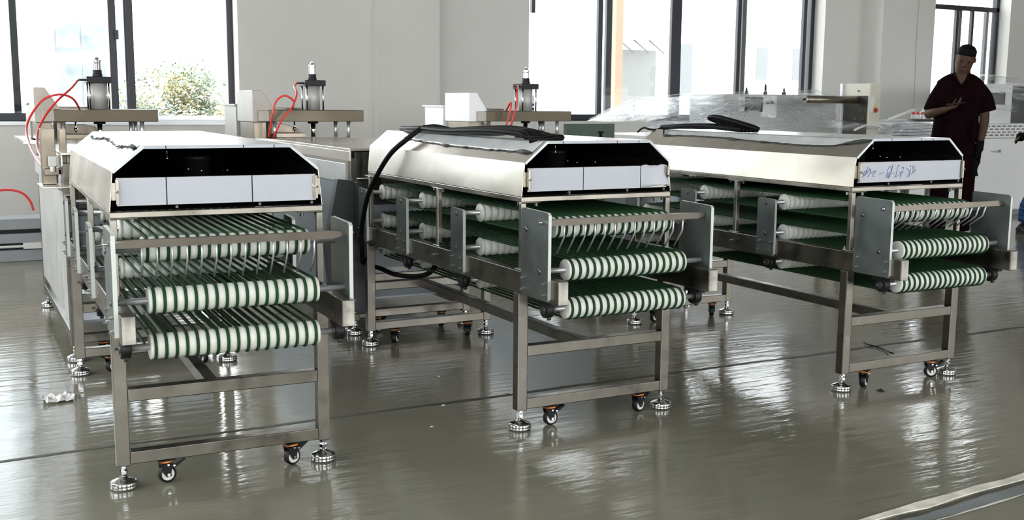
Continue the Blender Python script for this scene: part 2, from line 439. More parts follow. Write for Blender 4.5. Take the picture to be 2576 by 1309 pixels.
m_ = MB(); m_.box(.62, 2.12, 0, .3, 0, 2.15-.0); m_.box(.62, 1.38, 0, .3, 2.15, 6); m_.box(1.38, 2.12, .1, .3, 2.15, 2.9); m_.build('wall', EXTW, bl2)
EXTL = mat('pale_facade_glass', (.33, .35, .37), 0, .5, noise=.25, nscale=6)
for (a, b_, c, d) in ((1.40, 1.70, 1.42, 2.0), (1.72, 2.02, 1.42, 2.0), (1.40, 1.70, 2.22, 2.6), (1.72, 2.02, 2.22, 2.6)):
    MB().box(a, b_, -.03, 0, c, d).build('pane', EXTL, bl2)
m_ = MB(); m_.tube([(1.36, -.3, 2.45), (1.95, -.3, 2.88)], .012, 6); m_.tube([(1.36, -.3, 2.68), (1.95, -.3, 3.10)], .010, 6)
for k in range(12): x = 1.38+k*.05; m_.tube([(x, -.3, 2.45+(x-1.36)*.73), (x, -.3, 2.68+(x-1.36)*.73)], .006, 5)
m_.build('stair_railing', FRAMEL, bl2)
tag(MB().box(8.99, 9.12, 13.9, 14.1, -.35, 6).build('painted_column', EXTO), 'orange painted column outside the wide centre window', 'column')
bl3 = thing('canopy_roof', (0, 15, -.35), 0, 'pale canopy with slanted brackets outside, right of the orange column', 'canopy')
m_ = MB(); m_.prism([(9.6, 2.55), (10.5, 2.55), (10.5, 2.85), (9.6, 2.85)], 1, -.2, .6); m_.build('slab', EXTW, bl3)
m_ = MB()
for k in range(3): m_.tube([(9.65+k*.3, -.15, 2.55), (9.95+k*.3, -.15, 2.35)], .015, 6)
m_.build('bracket', EXTG, bl3)
m_ = MB().box(9.7, 10.5, 0, .1, 0, 2.4); m_.build('wall', EXTC, bl3)

# tree seen through the open left window
def tree(name, x, y, zc, rx, rz, n, label, seed):
    rnd = random.Random(seed)
    t = thing(name, (x, y, -.35), 0, label, 'tree')
    MB().tube([(0, 0, 0), (.03, 0, .8), (-.02, .02, zc)], [.06, .05, .03], 8).build('trunk', mat(name+'_bark', (.18, .13, .09), 0, .9), t)
    LM = [mat(name+'_leaf_green', (.105, .15, .10), 0, .6), mat(name+'_leaf_yellow', (.30, .28, .14), 0, .6), mat(name+'_leaf_pale', (.19, .22, .18), 0, .6)]
    lb = MB(); clumps = [(rnd.gauss(0, .45)*rx, rnd.gauss(0, .3)*rx, zc + rnd.uniform(-1, .75)*rz, rnd.uniform(.12, .26), rnd.choice((0, 0, 1, 2))) for _ in range(26)]
    for i in range(n):
        cx, cy, cz, cr_, cm = rnd.choice(clumps)
        p = Vector((cx+rnd.gauss(0, cr_*.6), cy+rnd.gauss(0, cr_*.6), cz+rnd.gauss(0, cr_*.5)))
        a = Vector((rnd.gauss(0, 1), rnd.gauss(0, 1), rnd.gauss(0, .5))).normalized(); b = a.orthogonal().normalized()
        s_ = rnd.uniform(.024, .055)
        lb.cur = cm if rnd.random() < .8 else rnd.choice((0, 1, 2))
        lb.add([p, p+a*s_*.6+b*s_*.35, p+a*s_*1.4, p+a*s_*.6-b*s_*.35], [(0, 1, 2, 3)])
    o = lb.build('foliage', LM, t, fix=False); o['kind'] = 'stuff'
    return t
tree('garden_tree', 2.62, 14.0, 1.45, .66, .62, 7500, 'leafy green and yellow tree outside the open left window', 3)
tree('young_tree', 3.52, 14.6, 1.40, .26, .42, 3200, 'yellow green sapling outside at the right jamb of the left window', 5)

# ------------------------------------------------------------------ conveyors
CACHE = {}
def cached(key, fn, mats):
    if key not in CACHE:
        mb = fn(); me = mb.mesh(key, mats)
        import bmesh
        bm = bmesh.new(); bm.from_mesh(me); bmesh.ops.recalc_face_normals(bm, faces=bm.faces); bm.to_mesh(me); bm.free()
        CACHE[key] = me
    return CACHE[key]
HL, LW, LL = .334, .040, 1.573
def foot_mb(h):
    mb = MB()
    mb.lathe([(.038, 0), (.041, .003), (.042, .009), (.0405, .011), (.0415, .013), (.041, .021), (.039, .024), (.032, .027), (.022, .031), (.012, .034), (.010, .040)], n=28)
    mb.lathe([(.0065, .036), (.0065, h+.01)], n=12)
    mb.lathe([(.013, .046), (.013, .056)], n=6, smooth=False)
    mb.lathe([(.012, h-.010), (.012, h)], n=6, smooth=False)
    mb.ball((-.028, -.026, .024), .006, 6)
    return mb
def caster(parent, x, y, z, rz):
    r = bpy.data.objects.new('caster', None); col.objects.link(r); r.parent = parent; r.location = (x, y, 0); r.rotation_euler = (0, 0, rz)
    def fork():
        mb = MB(); mb.box(-.026, .026, -.022, .022, z-.004, z)
        mb.lathe([(.019, z-.013), (.021, z-.004)], n=20)
        for s_ in (-1, 1): mb.prism([(-.020, z-.012), (.018, z-.012), (.012, .030), (.014, .022), (-.002, .020), (-.012, .034)], 1, s_*.0135, s_*.0165)
        mb.box(-.02, .018, -.0165, .0165, z-.015, z-.011)
        return mb
    def wheel():
        mb = MB(); mb.cur = 0
        mb.lathe([(.018, -.011), (.025, -.0115), (.0275, -.007), (.0275, .007), (.025, .0115), (.018, .011)], axis=1, c=(0.004, 0, .0275), n=28)
        mb.cur = 1; mb.lathe([(.016, -.0122), (.0195, -.0122), (.0195, .0122), (.016, .0122)], axis=1, c=(0.004, 0, .0275), n=28)
        mb.cur = 2; mb.lathe([(.0155, -.0115), (.0155, .0115)], axis=1, c=(.004, 0, .0275), n=24)
        mb.cur = 3; mb.lathe([(.005, -.019), (.005, .019)], axis=1, c=(.004, 0, .0275), n=8, smooth=False)
        return mb
    def ring(): return MB().lathe([(.0235, z-.0095), (.0235, z-.0042)], n=20)
    def pedal():
        mb = MB(); mb.prism([(.016, z-.022), (.040, z-.012), (.058, z-.004), (.060, z-.010), (.040, z-.022), (.022, z-.034)], 1, -.012, .012)
        mb.cur = 1; mb.cyl((.022, -.019, z-.022), (.022, .019, z-.022), .0035, 8); mb.cyl((.004, -.019, z-.018), (.004, .019, z-.018), .0035, 8)
        return mb
    k = '%.3f' % z
    put('fork', cached('fork'+k, fork, BLACKP), r); put('wheel', cached('wheel', wheel, [BLACKP, WHITEP, BLACKP, CHROME]), r)
    put('swivel_ring', cached('ring'+k, ring, ORANGE), r); put('brake_pedal', cached('pedal'+k, pedal, [BLACKP, CHROME]), r)
    return r
def roller_mb():
    prof = [(.010, -.248), (.0355, -.248), (.037, -.246)]
    for i in range(17):
        x = (i-8)*.0292
        prof += [(.037, x-.0062), (.0345, x-.0035), (.0335, x), (.0345, x+.0035), (.037, x+.0062)]
    prof += [(.037, .246), (.0355, .248), (.010, .248)]
    mb = MB().lathe(prof, axis=0, n=36, smooth=True)
    return mb
def lobed_roller_mb():
    prof = [(.010, -.248), (.034, -.248)]
    for i in range(17):
        x = (i-8)*.0292
        prof += [(.0368, x-.010), (.0360, x-.0055), (.0330, x-.001), (.0330, x+.001), (.0352, x+.0045)]
    prof += [(.036, .246), (.034, .248), (.010, .248)]
    return MB().lathe(prof, axis=0, n=32, smooth=True)
def belt_mb(yf, yr, r=.0375, br=.0045):
    pts = []
    for k in range(13): a = PI/2 + PI*k/12; pts.append((0, yf + r*math.cos(a), r*math.sin(a)))
    for k in range(13): a = -PI/2 + PI*k/12; pts.append((0, yr + r*math.cos(a), r*math.sin(a)))
    return MB().tube(pts, br, 7, closed=True)
def rod_mb(phi):
    c, s_ = math.cos(phi), math.sin(phi)
    P = [(0, 0, .006), (0, 0, -.049), (0, .004, -.057), (0, .046, -.114)]
    return MB().tube([(x, y*c - z*s_, y*s_ + z*c) for x, y, z in P], .0031, 8)
def bolts(mb, xs, pts, sgn):
    for y, z, r in pts:
        mb.hexa((xs, y, z), r, sgn*.006, 0) if sgn > 0 else mb.hexa((xs-.006, y, z), r, .006, 0)

def conveyor(x, y, rz, label, splits, phi, film, caster_rot):
    T = thing('cooling_conveyor', (x, y, 0), math.radians(rz), label, 'conveyor', None)
    # legs with feet
    for sx in (-1, 1):
        for ya in (-.007, LL-.047):
            xa = sx*HL if sx < 0 else HL-LW
            leg = MB().box(xa, xa+LW, ya, ya+LW, .073, .508).build('leg', STEEL, T, .003)
            put('leveling_foot', cached('foot73', lambda: foot_mb(.073), CHROME), leg, loc=(xa+LW/2, ya+LW/2, 0))
    for ya in (-.007, LL-.047):
        for z0, z1 in ((.077, .1165), (.273, .313)):
            MB().box(-HL+LW, HL-LW, ya, ya+LW, z0, z1).build('cross_brace', STEEL, T, .003)
    MB().box(-.06, -.02, .033, LL-.047, .273, .313).build('long_brace', STEEL, T, .003)
    for i, (cx, cy) in enumerate(((-.19, .012), (.205, .012), (-.19, 1.54), (.205, 1.54))): caster(T, cx, cy, .077, caster_rot[i])
    # side beams with caps
    for s_ in (-1, 1):
        xa = -HL if s_ < 0 else HL-LW
        be = MB().box(xa, xa+LW, -.285, 1.62, .508, .590).build('side_beam', STEEL, T, .003)
        MB().box(xa+.002, xa+LW-.002, -.2868, -.285, .510, .588).build('end_cap', CAPM, be, .001)
    # hood posts
    for s_ in (-1, 1):
        for yy in (0, .722, 1.517):
            xa = -.322 if s_ < 0 else .302
            mb = MB().box(xa, xa+.020, yy, yy+.020, .590, .828)
            mb.box(xa-.0, xa+.02, yy-.045, yy+.065, .828, .832) if yy > 0 else mb.box(min(xa, xa+s_*-.06), max(xa+.02, xa+.02-s_*.06), yy, yy+.02, .828, .832)
            mb.box(xa-.004, xa+.024, yy-.02, yy+.04, .590, .594)
            po = mb.build('hood_post', RAILM, T, .002)
            vb_ = cached('postbolt', lambda: MB().lathe([(.006, 0), (.006, .012)], n=6, smooth=False), CHROME)
            for dy in ((-.035, .055) if yy else (.04,)): put('bolt', vb_, po, loc=(xa+.01, yy+dy, .817))
            if yy == 0: put('bolt', vb_, po, loc=(xa+.01-s_*.055, yy+.01, .816))
            for dy in (-.016, .036): put('bolt', vb_, po, loc=(xa+.01, yy+dy, .594))
    # rail ring
    mb = MB(); mb.box(-.322, .322, 0, .02, .832, .850); mb.box(-.322, .322, 1.517, 1.537, .832, .850)
    mb.box(-.322, -.302, .02, 1.517, .832, .850); mb.box(.302, .322, .02, 1.517, .832, .850)
    mb.build('hood_rail', RAILM, T, .002)
    # hood shell: outer sheet and a black inner skin standing in for interior shade
    P = [(-.322, .852), (-.3105, .971), (-.221, 1.045), (.221, 1.045), (.3105, .971), (.322, .852)]
    Q = [(-.3195, .852), (-.3080, .9697), (-.2203, 1.0425), (.2203, 1.0425), (.3080, .9697), (.3195, .852)]
    vs, fs = [], []
    ya, yb = 0.0, 1.537
    for (px_, pz), (qx, qz) in zip(P, Q): vs += [(px_, ya, pz), (px_, yb, pz), (qx, ya, qz), (qx, yb, qz)]
    for i in range(5):
        a, b = 4*i, 4*i+4
        fs += [(a, a+1, b+1, b), (a, b, b+2, a+2)]
    mb = MB().add(vs, fs)
    mb.prism(P, 1, 1.537, 1.539)
    hood = mb.build('hood_shell', HOODM, T, 0)
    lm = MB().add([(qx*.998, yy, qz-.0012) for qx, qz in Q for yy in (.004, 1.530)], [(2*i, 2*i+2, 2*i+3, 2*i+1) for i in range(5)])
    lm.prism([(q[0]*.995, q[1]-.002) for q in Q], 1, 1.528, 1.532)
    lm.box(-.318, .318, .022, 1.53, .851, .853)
    lm.build('interior_shade', INNER, hood)
    # folded lips round the hood mouth
    for (a, b) in ((P[1], P[2]), (P[3], P[4])):
        mb = MB()
        d = Vector((b[0]-a[0], b[1]-a[1])).normalized(); n = Vector((d.y, -d.x))
        mb.prism([a, b, (b[0]+n.x*.008, b[1]+n.y*.008), (a[0]+n.x*.008, a[1]+n.y*.008)], 1, -.0030, .002)
        mb.build('mouth_lip', FILMC, hood)
    mb = MB(); mb.box(-.221, .221, -.0025, .001, 1.036, 1.045); mb.cur = 1
    for xx in ((-.155, .075, .17) if phi < .1 else (-.12, .05, .12)): mb.box(xx-.0015, xx+.0015, -.0032, .0005, 1.035, 1.0455)
    mb.build('top_lip', [FILMW, FILMD], hood)
    mt = MB().lathe([(.043, .87), (.043, .985), (.046, .985), (.046, 1.0)], c=(-.015, .30, 0), n=20); mt.box(-.09, .06, .24, .36, .853, .872)
    mo = mt.build('fan_motor', BLACKP, T)
    for (bx, bz) in ((-.075, .968), (-.035, .962), (.045, .962)): put('bolt', cached('ballbolt', lambda: MB().ball((0, 0, 0), .0034, 5).cyl((0, 0, 0), (0, .03, 0), .002, 6), CHROME), mo, loc=(bx, .10, bz))
    put('hanging_wire', cached('hangwire', lambda: MB().tube([(-.14, .08, 1.041), (-.14, .08, 1.005)], .001, 5).ball((-.14, .08, 1.003), .004, 5), CHROME), mo)
    # front baffle with film
    bf = MB()
    bf.box(-.300, .300, -.004, .004, .868, .952); bf.box(-.303, -.295, -.018, -.004, .874, .948); bf.box(.295, .303, -.018, -.004, .874, .948)
    bf.box(-.315, -.302, -.002, .002, .885, .938); bf.box(.302, .315, -.002, .002, .885, .938)
    ba = bf.build('front_baffle', RAILM, T, .001)
    for xx in (-.13, .12, .285, -.299, .299):
        low = abs(xx) < .295
        put('bolt', cached('facebolt', lambda: MB().lathe([(.005, -.008), (.005, .004)], axis=1, n=6, smooth=False), CHROME), ba, loc=(xx, -.016 if not low else 0, .912 if not low else .862))
    edges = [-.294] + splits + [.292]
    for sx in splits: MB().box(sx-.002, sx+.002, -.0052, -.004, .869, .951).build('joint_gap', BLACKP, ba)
    for i in range(len(edges)-1):
        a, b = edges[i]+.0018, edges[i+1]-.0018
        vs = []; nx, nz = 14, 6; last = (i == len(edges)-2)
        for iz in range(nz+1):
            for ix in range(nx+1):
                u, w = ix/nx, iz/nz; xx = a+(b-a)*u; zz = .8690+(.082)*w
                yy = -.0062
                if film == 'peel' and last:
                    k = max(0, u-.45)*max(0, .55-w); yy -= .10*k; zz += .02*max(0, u-.3)*(1-w) + .004*math.sin(u*9)*(w > .95)
                if last and film == 'plain': xx -= .004*math.sin(PI*w)*(u > .99)
                vs.append((xx, yy, zz))
        fs = [(iz*(nx+1)+ix, iz*(nx+1)+ix+1, (iz+1)*(nx+1)+ix+1, (iz+1)*(nx+1)+ix) for iz in range(nz) for ix in range(nx)]
        f = MB().add(vs, fs, film == 'peel' and last).build('protective_film', FILMW, ba)
        so = f.modifiers.new('thick', 'SOLIDIFY'); so.thickness = .0008
    # rollers
    yy0 = {.748: -.082, .611: -.178, .477: -.178}
    YR = 1.555
    for z, yf in yy0.items():
        rows = [(yf, z, 'roller'), (.487, z if z > .5 else .480, 'lobed'), (1.064, z if z > .5 else .480, 'lobed'), (YR, z, 'lobed')]
        for ry, rz_, kind in rows:
            me = cached('roller_'+kind, roller_mb if kind == 'roller' else lobed_roller_mb, ROLLM)
            r = put('roller', me, T, loc=(0, ry, rz_))
            xe = .334 if z > .5 else .300
            k = 'shaft%.3f' % xe
            put('shaft', cached(k, lambda: MB().cyl((-xe, 0, 0), (xe, 0, 0), .0095, 16), SHAFT), r)
        b = cached('belt%.3f' % yf, lambda: belt_mb(yf, YR), BELTM)
        for i in range(17): put('belt', b, T, loc=((i-8)*.0292, 0, z))
    # bearing housings hanging under the beams for the bottom rollers
    for s_ in (-1, 1):
        for ry, zz in ((-.178, .477), (.487, .480), (1.064, .480), (YR, .477)):
            def hb():
                mb = MB(); mb.lathe([(.027, -.014), (.029, -.010), (.029, .010), (.027, .014)], axis=0, n=24)
                mb.box(-.013, .013, -.046, .046, .018, .031); mb.box(-.012, .012, -.026, .026, 0, .025)
                mb.cur = 1; mb.lathe([(.013, -.018), (.013, .018)], axis=0, n=16); mb.hexa((-.006, -.012, -.030), .006, .012, 0)
                return mb
            o = put('bearing_block', cached('bearing', hb, [BLACKP, DARK]), T, loc=(s_*.314, ry, zz))
            put('bolt', cached('bbolt', lambda: MB().lathe([(.005, -.030), (.005, .030)], axis=0, n=6, smooth=False).ball((0, 0, 0), .004, 4), CHROME), o, loc=(-s_*.0, 0, 0))
    # plates
    for s_ in (-1, 1):
        xa, xb = (-.346, -.334) if s_ < 0 else (.334, .346)
        def plate(ylo, yhi, z0, z1, lst, nm):
            c = .008
            poly = [(ylo+c, z0), (yhi-c, z0), (yhi, z0+c), (yhi, z1-c+.004), (yhi-c, z1+.004), (ylo+c, z1), (ylo, z1-c), (ylo, z0+c)]
            pm_ = MB().prism(poly, 0, xa, xb); pm_.mi = [0, 0] + [1]*len(poly)
            o = pm_.build(nm, [ALU, EDGEM], T)
            xo = xa if s_ < 0 else xb
            for yy, zz, r in lst:
                if r >= .008: put('bolt', cached('capbolt%.3f' % r, lambda: MB().lathe([(r, 0), (r, .002), (r*.55, .002), (r*.5, .004)], axis=0, n=18), DARKST), o, loc=(xo, yy, zz), rot=(0, 0, PI if s_ < 0 else 0))
                else: put('bolt', cached('hexbolt%.3f' % r, lambda: MB().lathe([(r, 0), (r, .006), (r*.55, .006), (r*.5, .013)], axis=0, n=6, smooth=False), CHROME), o, loc=(xo, yy, zz), rot=(0, 0, PI if s_ < 0 else 0))
        plate(-.235, -.045, .514, .816, [(-.065, .535, .006), (-.065, .575, .006), (-.215, .535, .006), (-.215, .575, .006), (-.082, .748, .010), (-.178, .611, .010), (-.192, .779, .006)], 'roller_plate')
        for y0, y1 in ((.430, .545), (1.005, 1.120), (1.500, 1.610)):
            ym = (y0+y1)/2
            plate(y0, y1, .516, .766, [(y0+.02, .535, .005), (y1-.02, .535, .005), (y0+.02, .575, .005), (y1-.02, .575, .005), (ym, .748, .009), (ym, .612, .009)], 'roller_bracket')
    put('bolt', cached('hexbolt7', lambda: MB().lathe([(.007, 0), (.007, .006), (.004, .006), (.0035, .016)], axis=0, n=6, smooth=False), CHROME), T, loc=(-.334, .73, .552), rot=(0, 0, PI))
    # finger bar
    bar = MB().prism([(-.334, -.010), (-.300, -.010), (-.300, -.010), (.300, -.010), (.334, .000), (.334, .008), (.30, .012), (-.30, .012), (-.334, .006)], 1, -.010, .010)
    bar.cur = 1
    for s_ in (-1, 1): bar.cyl((s_*.33, 0, .003), (s_*.362, 0, .003), .004, 8); bar.hexa((s_*.352, 0, .003), .008, .006, 0)
    fb = bar.build('finger_bar', [BARM, CHROME], T, 0); fb.location = (0, -.195, .778)
    fb.rotation_euler = (-phi*.4, 0, 0)
    rm = cached('rod%.2f' % phi, lambda: rod_mb(phi), SHAFT)
    for i in range(13): put('finger_rod', rm, fb, loc=(-.26+i*.0415, 0, 0))
    return T, hood, ba

C1, H1, B1 = conveyor(.7368, 3.3462, -1.385, 'stainless conveyor with hooded top and torn film, nearest, left of the others', [-.158, .098], 0.0, 'plain', (.15, .35, .6, 2.0))
C2, H2, B2 = conveyor(2.1105, 3.3553, .408, 'hooded stainless conveyor in the middle, black cable trailing down its side', [-.071, .179], 0.05, 'peel', (.0, .25, .9, 1.3))
C3, H3, B3 = conveyor(3.5722, 3.2416, .195, 'hooded stainless conveyor with blue handwriting on its white front panel', [], .5, 'ink', (.5, -.4, .2, 1.0))
for C in (C1, C2, C3): C['group'] = 'hooded roller conveyors'

# peeling film on the hood slopes and tops: (hood, ragged edge fraction fn)
def slope_film(parent, edge, y0, y1, curl):
    # slope plane from ridge (-.221,1.045) to eave (-.322,.971); edge(t) = fraction covered from the ridge
    d = Vector((-.0895, 0, -.074)); n = Vector((-.074, 0, .0895)).normalized()
    N = 60; vs = []; K = 6
    for i in range(N+1):
        y = y0 + (y1-y0)*i/N; e = edge(i/N)
        for k in range(K+1):
            q = k/K*e; lift = .0014 + (curl*(k/K)**4)*(.4+.6*abs(math.sin(i*.9)))
            p = Vector((-.221, y, 1.045)) + d*q + n*lift; vs.append(p)
    fs = [(i*(K+1)+k, i*(K+1)+k+1, (i+1)*(K+1)+k+1, (i+1)*(K+1)+k) for i in range(N) for k in range(K)]
    o = MB().add(vs, fs, True).build('peeling_film', FILMC, parent)
    so = o.modifiers.new('thick', 'SOLIDIFY'); so.thickness = .0006
    mb = MB(); pts = [vs[i*(K+1)+K] for i in range(N+1)]
    mb.tube(pts, [.0016+.0065*max(0, math.sin(i*.55))*max(0, math.sin(i*.21+1)) for i in range(N+1)], 5)
    mb.build('torn_edge_shadow', FILMD, parent)  # dark line follows the torn edge to draw its shadow
def top_film(parent, x1=.221):
    MB().box(-.221, x1, .0, 1.535, 1.0452, 1.0462).build('top_film', FILMC, parent)
rg = random.Random(11)
n2 = [rg.uniform(-.06, .06) for _ in range(62)]
slope_film(H2, lambda t: .50 + .22*math.sin(2.2*t+.2) - .25*t + .5*n2[int(t*60)]*.6, .02, 1.22, .003)
slope_film(H3, lambda t: .42 + .10*math.sin(6*t) + (-.36*max(0, .14-t)/.14) + .5*n2[int(t*60)+1]*.5, .0, 1.40, .003)
slope_film(H1, lambda t: .12 + .16*math.sin(5*t)**2 + .7*n2[int(t*60)], .05, 1.30, .006)
for h in (H1, H2, H3): top_film(h)

# handwriting on the third conveyor's panel: strokes traced as marker lines (upside down, as photographed)
def ink(parent, strokes, px0, py0, px1, py1, x0, x1, z0, z1, y, r, m):
    mb = MB()
    for s_ in strokes:
        P = [(x0+(u-px0)/(px1-px0)*(x1-x0), y, z1-(w-py0)/(py1-py0)*(z1-z0)) for u, w in s_]
        P = spline(P, 4) if len(P) > 2 else P
        mb.tube(P, r, 5)
    return mb.build('handwriting', m, parent)
ST = [
 [(235, 215), (215, 300), (195, 370), (160, 405), (145, 370), (175, 320), (215, 300)], [(205, 310), (160, 340), (150, 395), (190, 370)], [(160, 405), (120, 440), (90, 435)], [(80, 365), (110, 370), (75, 350)],
 [(235, 440), (265, 390), (298, 340), (275, 260), (240, 320), (215, 380)], [(275, 260), (300, 345), (340, 350), (400, 305), (395, 350), (345, 410), (385, 435)],
 [(485, 388), (590, 352)],
 [(780, 190), (765, 300), (740, 390), (705, 490)], [(745, 240), (715, 225), (690, 260), (668, 340), (690, 370), (740, 340), (755, 290), (740, 235)], [(690, 370), (650, 410), (645, 450), (680, 470), (715, 440), (720, 390), (690, 370)], [(660, 400), (700, 420), (690, 450), (665, 430)],
 [(770, 395), (830, 372)],
 [(940, 215), (905, 210), (885, 290), (870, 400), (850, 450), (820, 462)], [(850, 450), (915, 432)],
 [(970, 270), (1030, 250), (1022, 300)], [(930, 335), (965, 375), (990, 430)], [(1000, 330), (975, 400), (935, 405)], [(1050, 355), (990, 375), (965, 475)], [(1000, 320), (1000, 360)],
 [(1095, 270), (1140, 310), (1180, 360)], [(1165, 360), (1145, 410), (1118, 475)], [(1195, 290), (1180, 380), (1165, 465)], [(1190, 210), (1186, 250)],
 [(1250, 220), (1235, 260), (1255, 330), (1240, 380), (1205, 422)], [(1250, 220), (1280, 245), (1288, 275)], [(1290, 290), (1300, 330), (1255, 385)]]
ink(B3, ST, 65, 128, 2380, 560, -.294, .294, .868, .951, -.0072, .0009, INK)

# ------------------------------------------------------------------ cables on the hoods
def cable(name, paths, r, label, cat, m=CABLE, ends=None):
    mb = MB()
    for p in paths: mb.tube(spline(p, 8), r, 8)
    if ends:
        for e in ends:
            mb.tube(spline(e, 6), r*.45, 6)
    return tag(mb.build(name, m), label, cat)
def loc2(C, pts):
    M = Matrix.Translation(C.location) @ Matrix.Rotation(C.rotation_euler.z, 4, 'Z')
    return [tuple(M @ Vector(p)) for p in pts]
paths = []
for k in range(5):
    o = k*.013; w = (.0, .6, 1, .4, .8)[k]*.004
    paths.append([(-.118+o*.4, .42-k*.03, 1.053), (-.114+o*.7, .20, 1.055), (-.122+o*.5, .08+k*.012, 1.056), (-.145-o*.3, .035+k*.016, 1.057), (-.165-o, .07+k*.02, 1.056), (-.175-o, .20, 1.064+w+.010*(k % 2)), (-.190-o, .45, 1.060+w+.008*((k+1) % 2)), (-.205-o*.8, .80, 1.058+w), (-.215-o*.5, 1.10, 1.060+w), (-.21-o*.3, 1.36-k*.02, 1.058), (-.19-o*.2, 1.41-k*.02, 1.056), (-.165, 1.34-k*.02, 1.056), (-.158+o*.2, 1.15, 1.056)])
paths.append([(-.235, .10, 1.045), (-.19, .05, 1.052), (-.14, .09, 1.056), (-.15, .35, 1.080), (-.18, .60, 1.075), (-.20, .85, 1.062)])
paths.append([(-.16, .9, 1.056), (-.19, 1.02, 1.072), (-.215, 1.06, 1.070), (-.25, 1.075, 1.060), (-.30, 1.10, 1.018), (-.352, 1.16, .955), (-.372, 1.27, .86), (-.378, 1.38, .76), (-.376, 1.45, .66), (-.372, 1.50, .57), (-.362, 1.52, .47), (-.34, 1.58, .41)])
paths.append([(-.34, 1.58, .41), (-.30, 1.63, .385), (-.25, 1.58, .372), (-.23, 1.42, .362), (-.21, 1.20, .385), (-.20, 1.06, .43), (-.20, 1.0, .50)])
cable('power_cable', [loc2(C2, p) for p in paths], .0115, 'thick black cable looped on the middle conveyor and drooping down its left side', 'cable')
paths = []
for k in range(5):
    o = k*.012
    paths.append([(-.15-o, .80+k*.012, 1.060), (-.16-o, .95, 1.066+.006*(k % 2)), (-.165-o, 1.15, 1.068+.005*((k+1) % 2)), (-.17-o, 1.35, 1.066), (-.17-o*.6, 1.50, 1.058)])
paths.append([(-.15, 1.02, 1.06), (-.165, 1.08, 1.095), (-.18, 1.125, 1.112), (-.19, 1.06, 1.118), (-.19, .93, 1.100), (-.18, .80, 1.075), (-.165, .77, 1.062)])
paths.append([(-.14, 1.00, 1.06), (-.155, 1.06, 1.088), (-.17, 1.105, 1.104), (-.18, 1.05, 1.106), (-.18, .93, 1.088), (-.17, .82, 1.066)])
ends = [[(-.19, 1.50, 1.060), (-.215, 1.52, 1.045), (-.235, 1.56, 1.045), (-.235, 1.62, 1.052), (-.23, 1.68, 1.028)], [(-.19, 1.5, 1.058), (-.225, 1.50, 1.035), (-.245, 1.53, 1.012), (-.25, 1.56, 1.004)],
        [(-.20, 1.49, 1.055), (-.235, 1.48, 1.02), (-.25, 1.49, .998), (-.252, 1.53, .992)], [(-.20, 1.48, 1.056), (-.235, 1.43, 1.030), (-.262, 1.395, .998)]]
cable('power_cable', [loc2(C3, p) for p in paths], .0125, 'coiled black cable with bare wire ends on the handwritten conveyor', 'cable', ends=[loc2(C3, e) for e in ends])

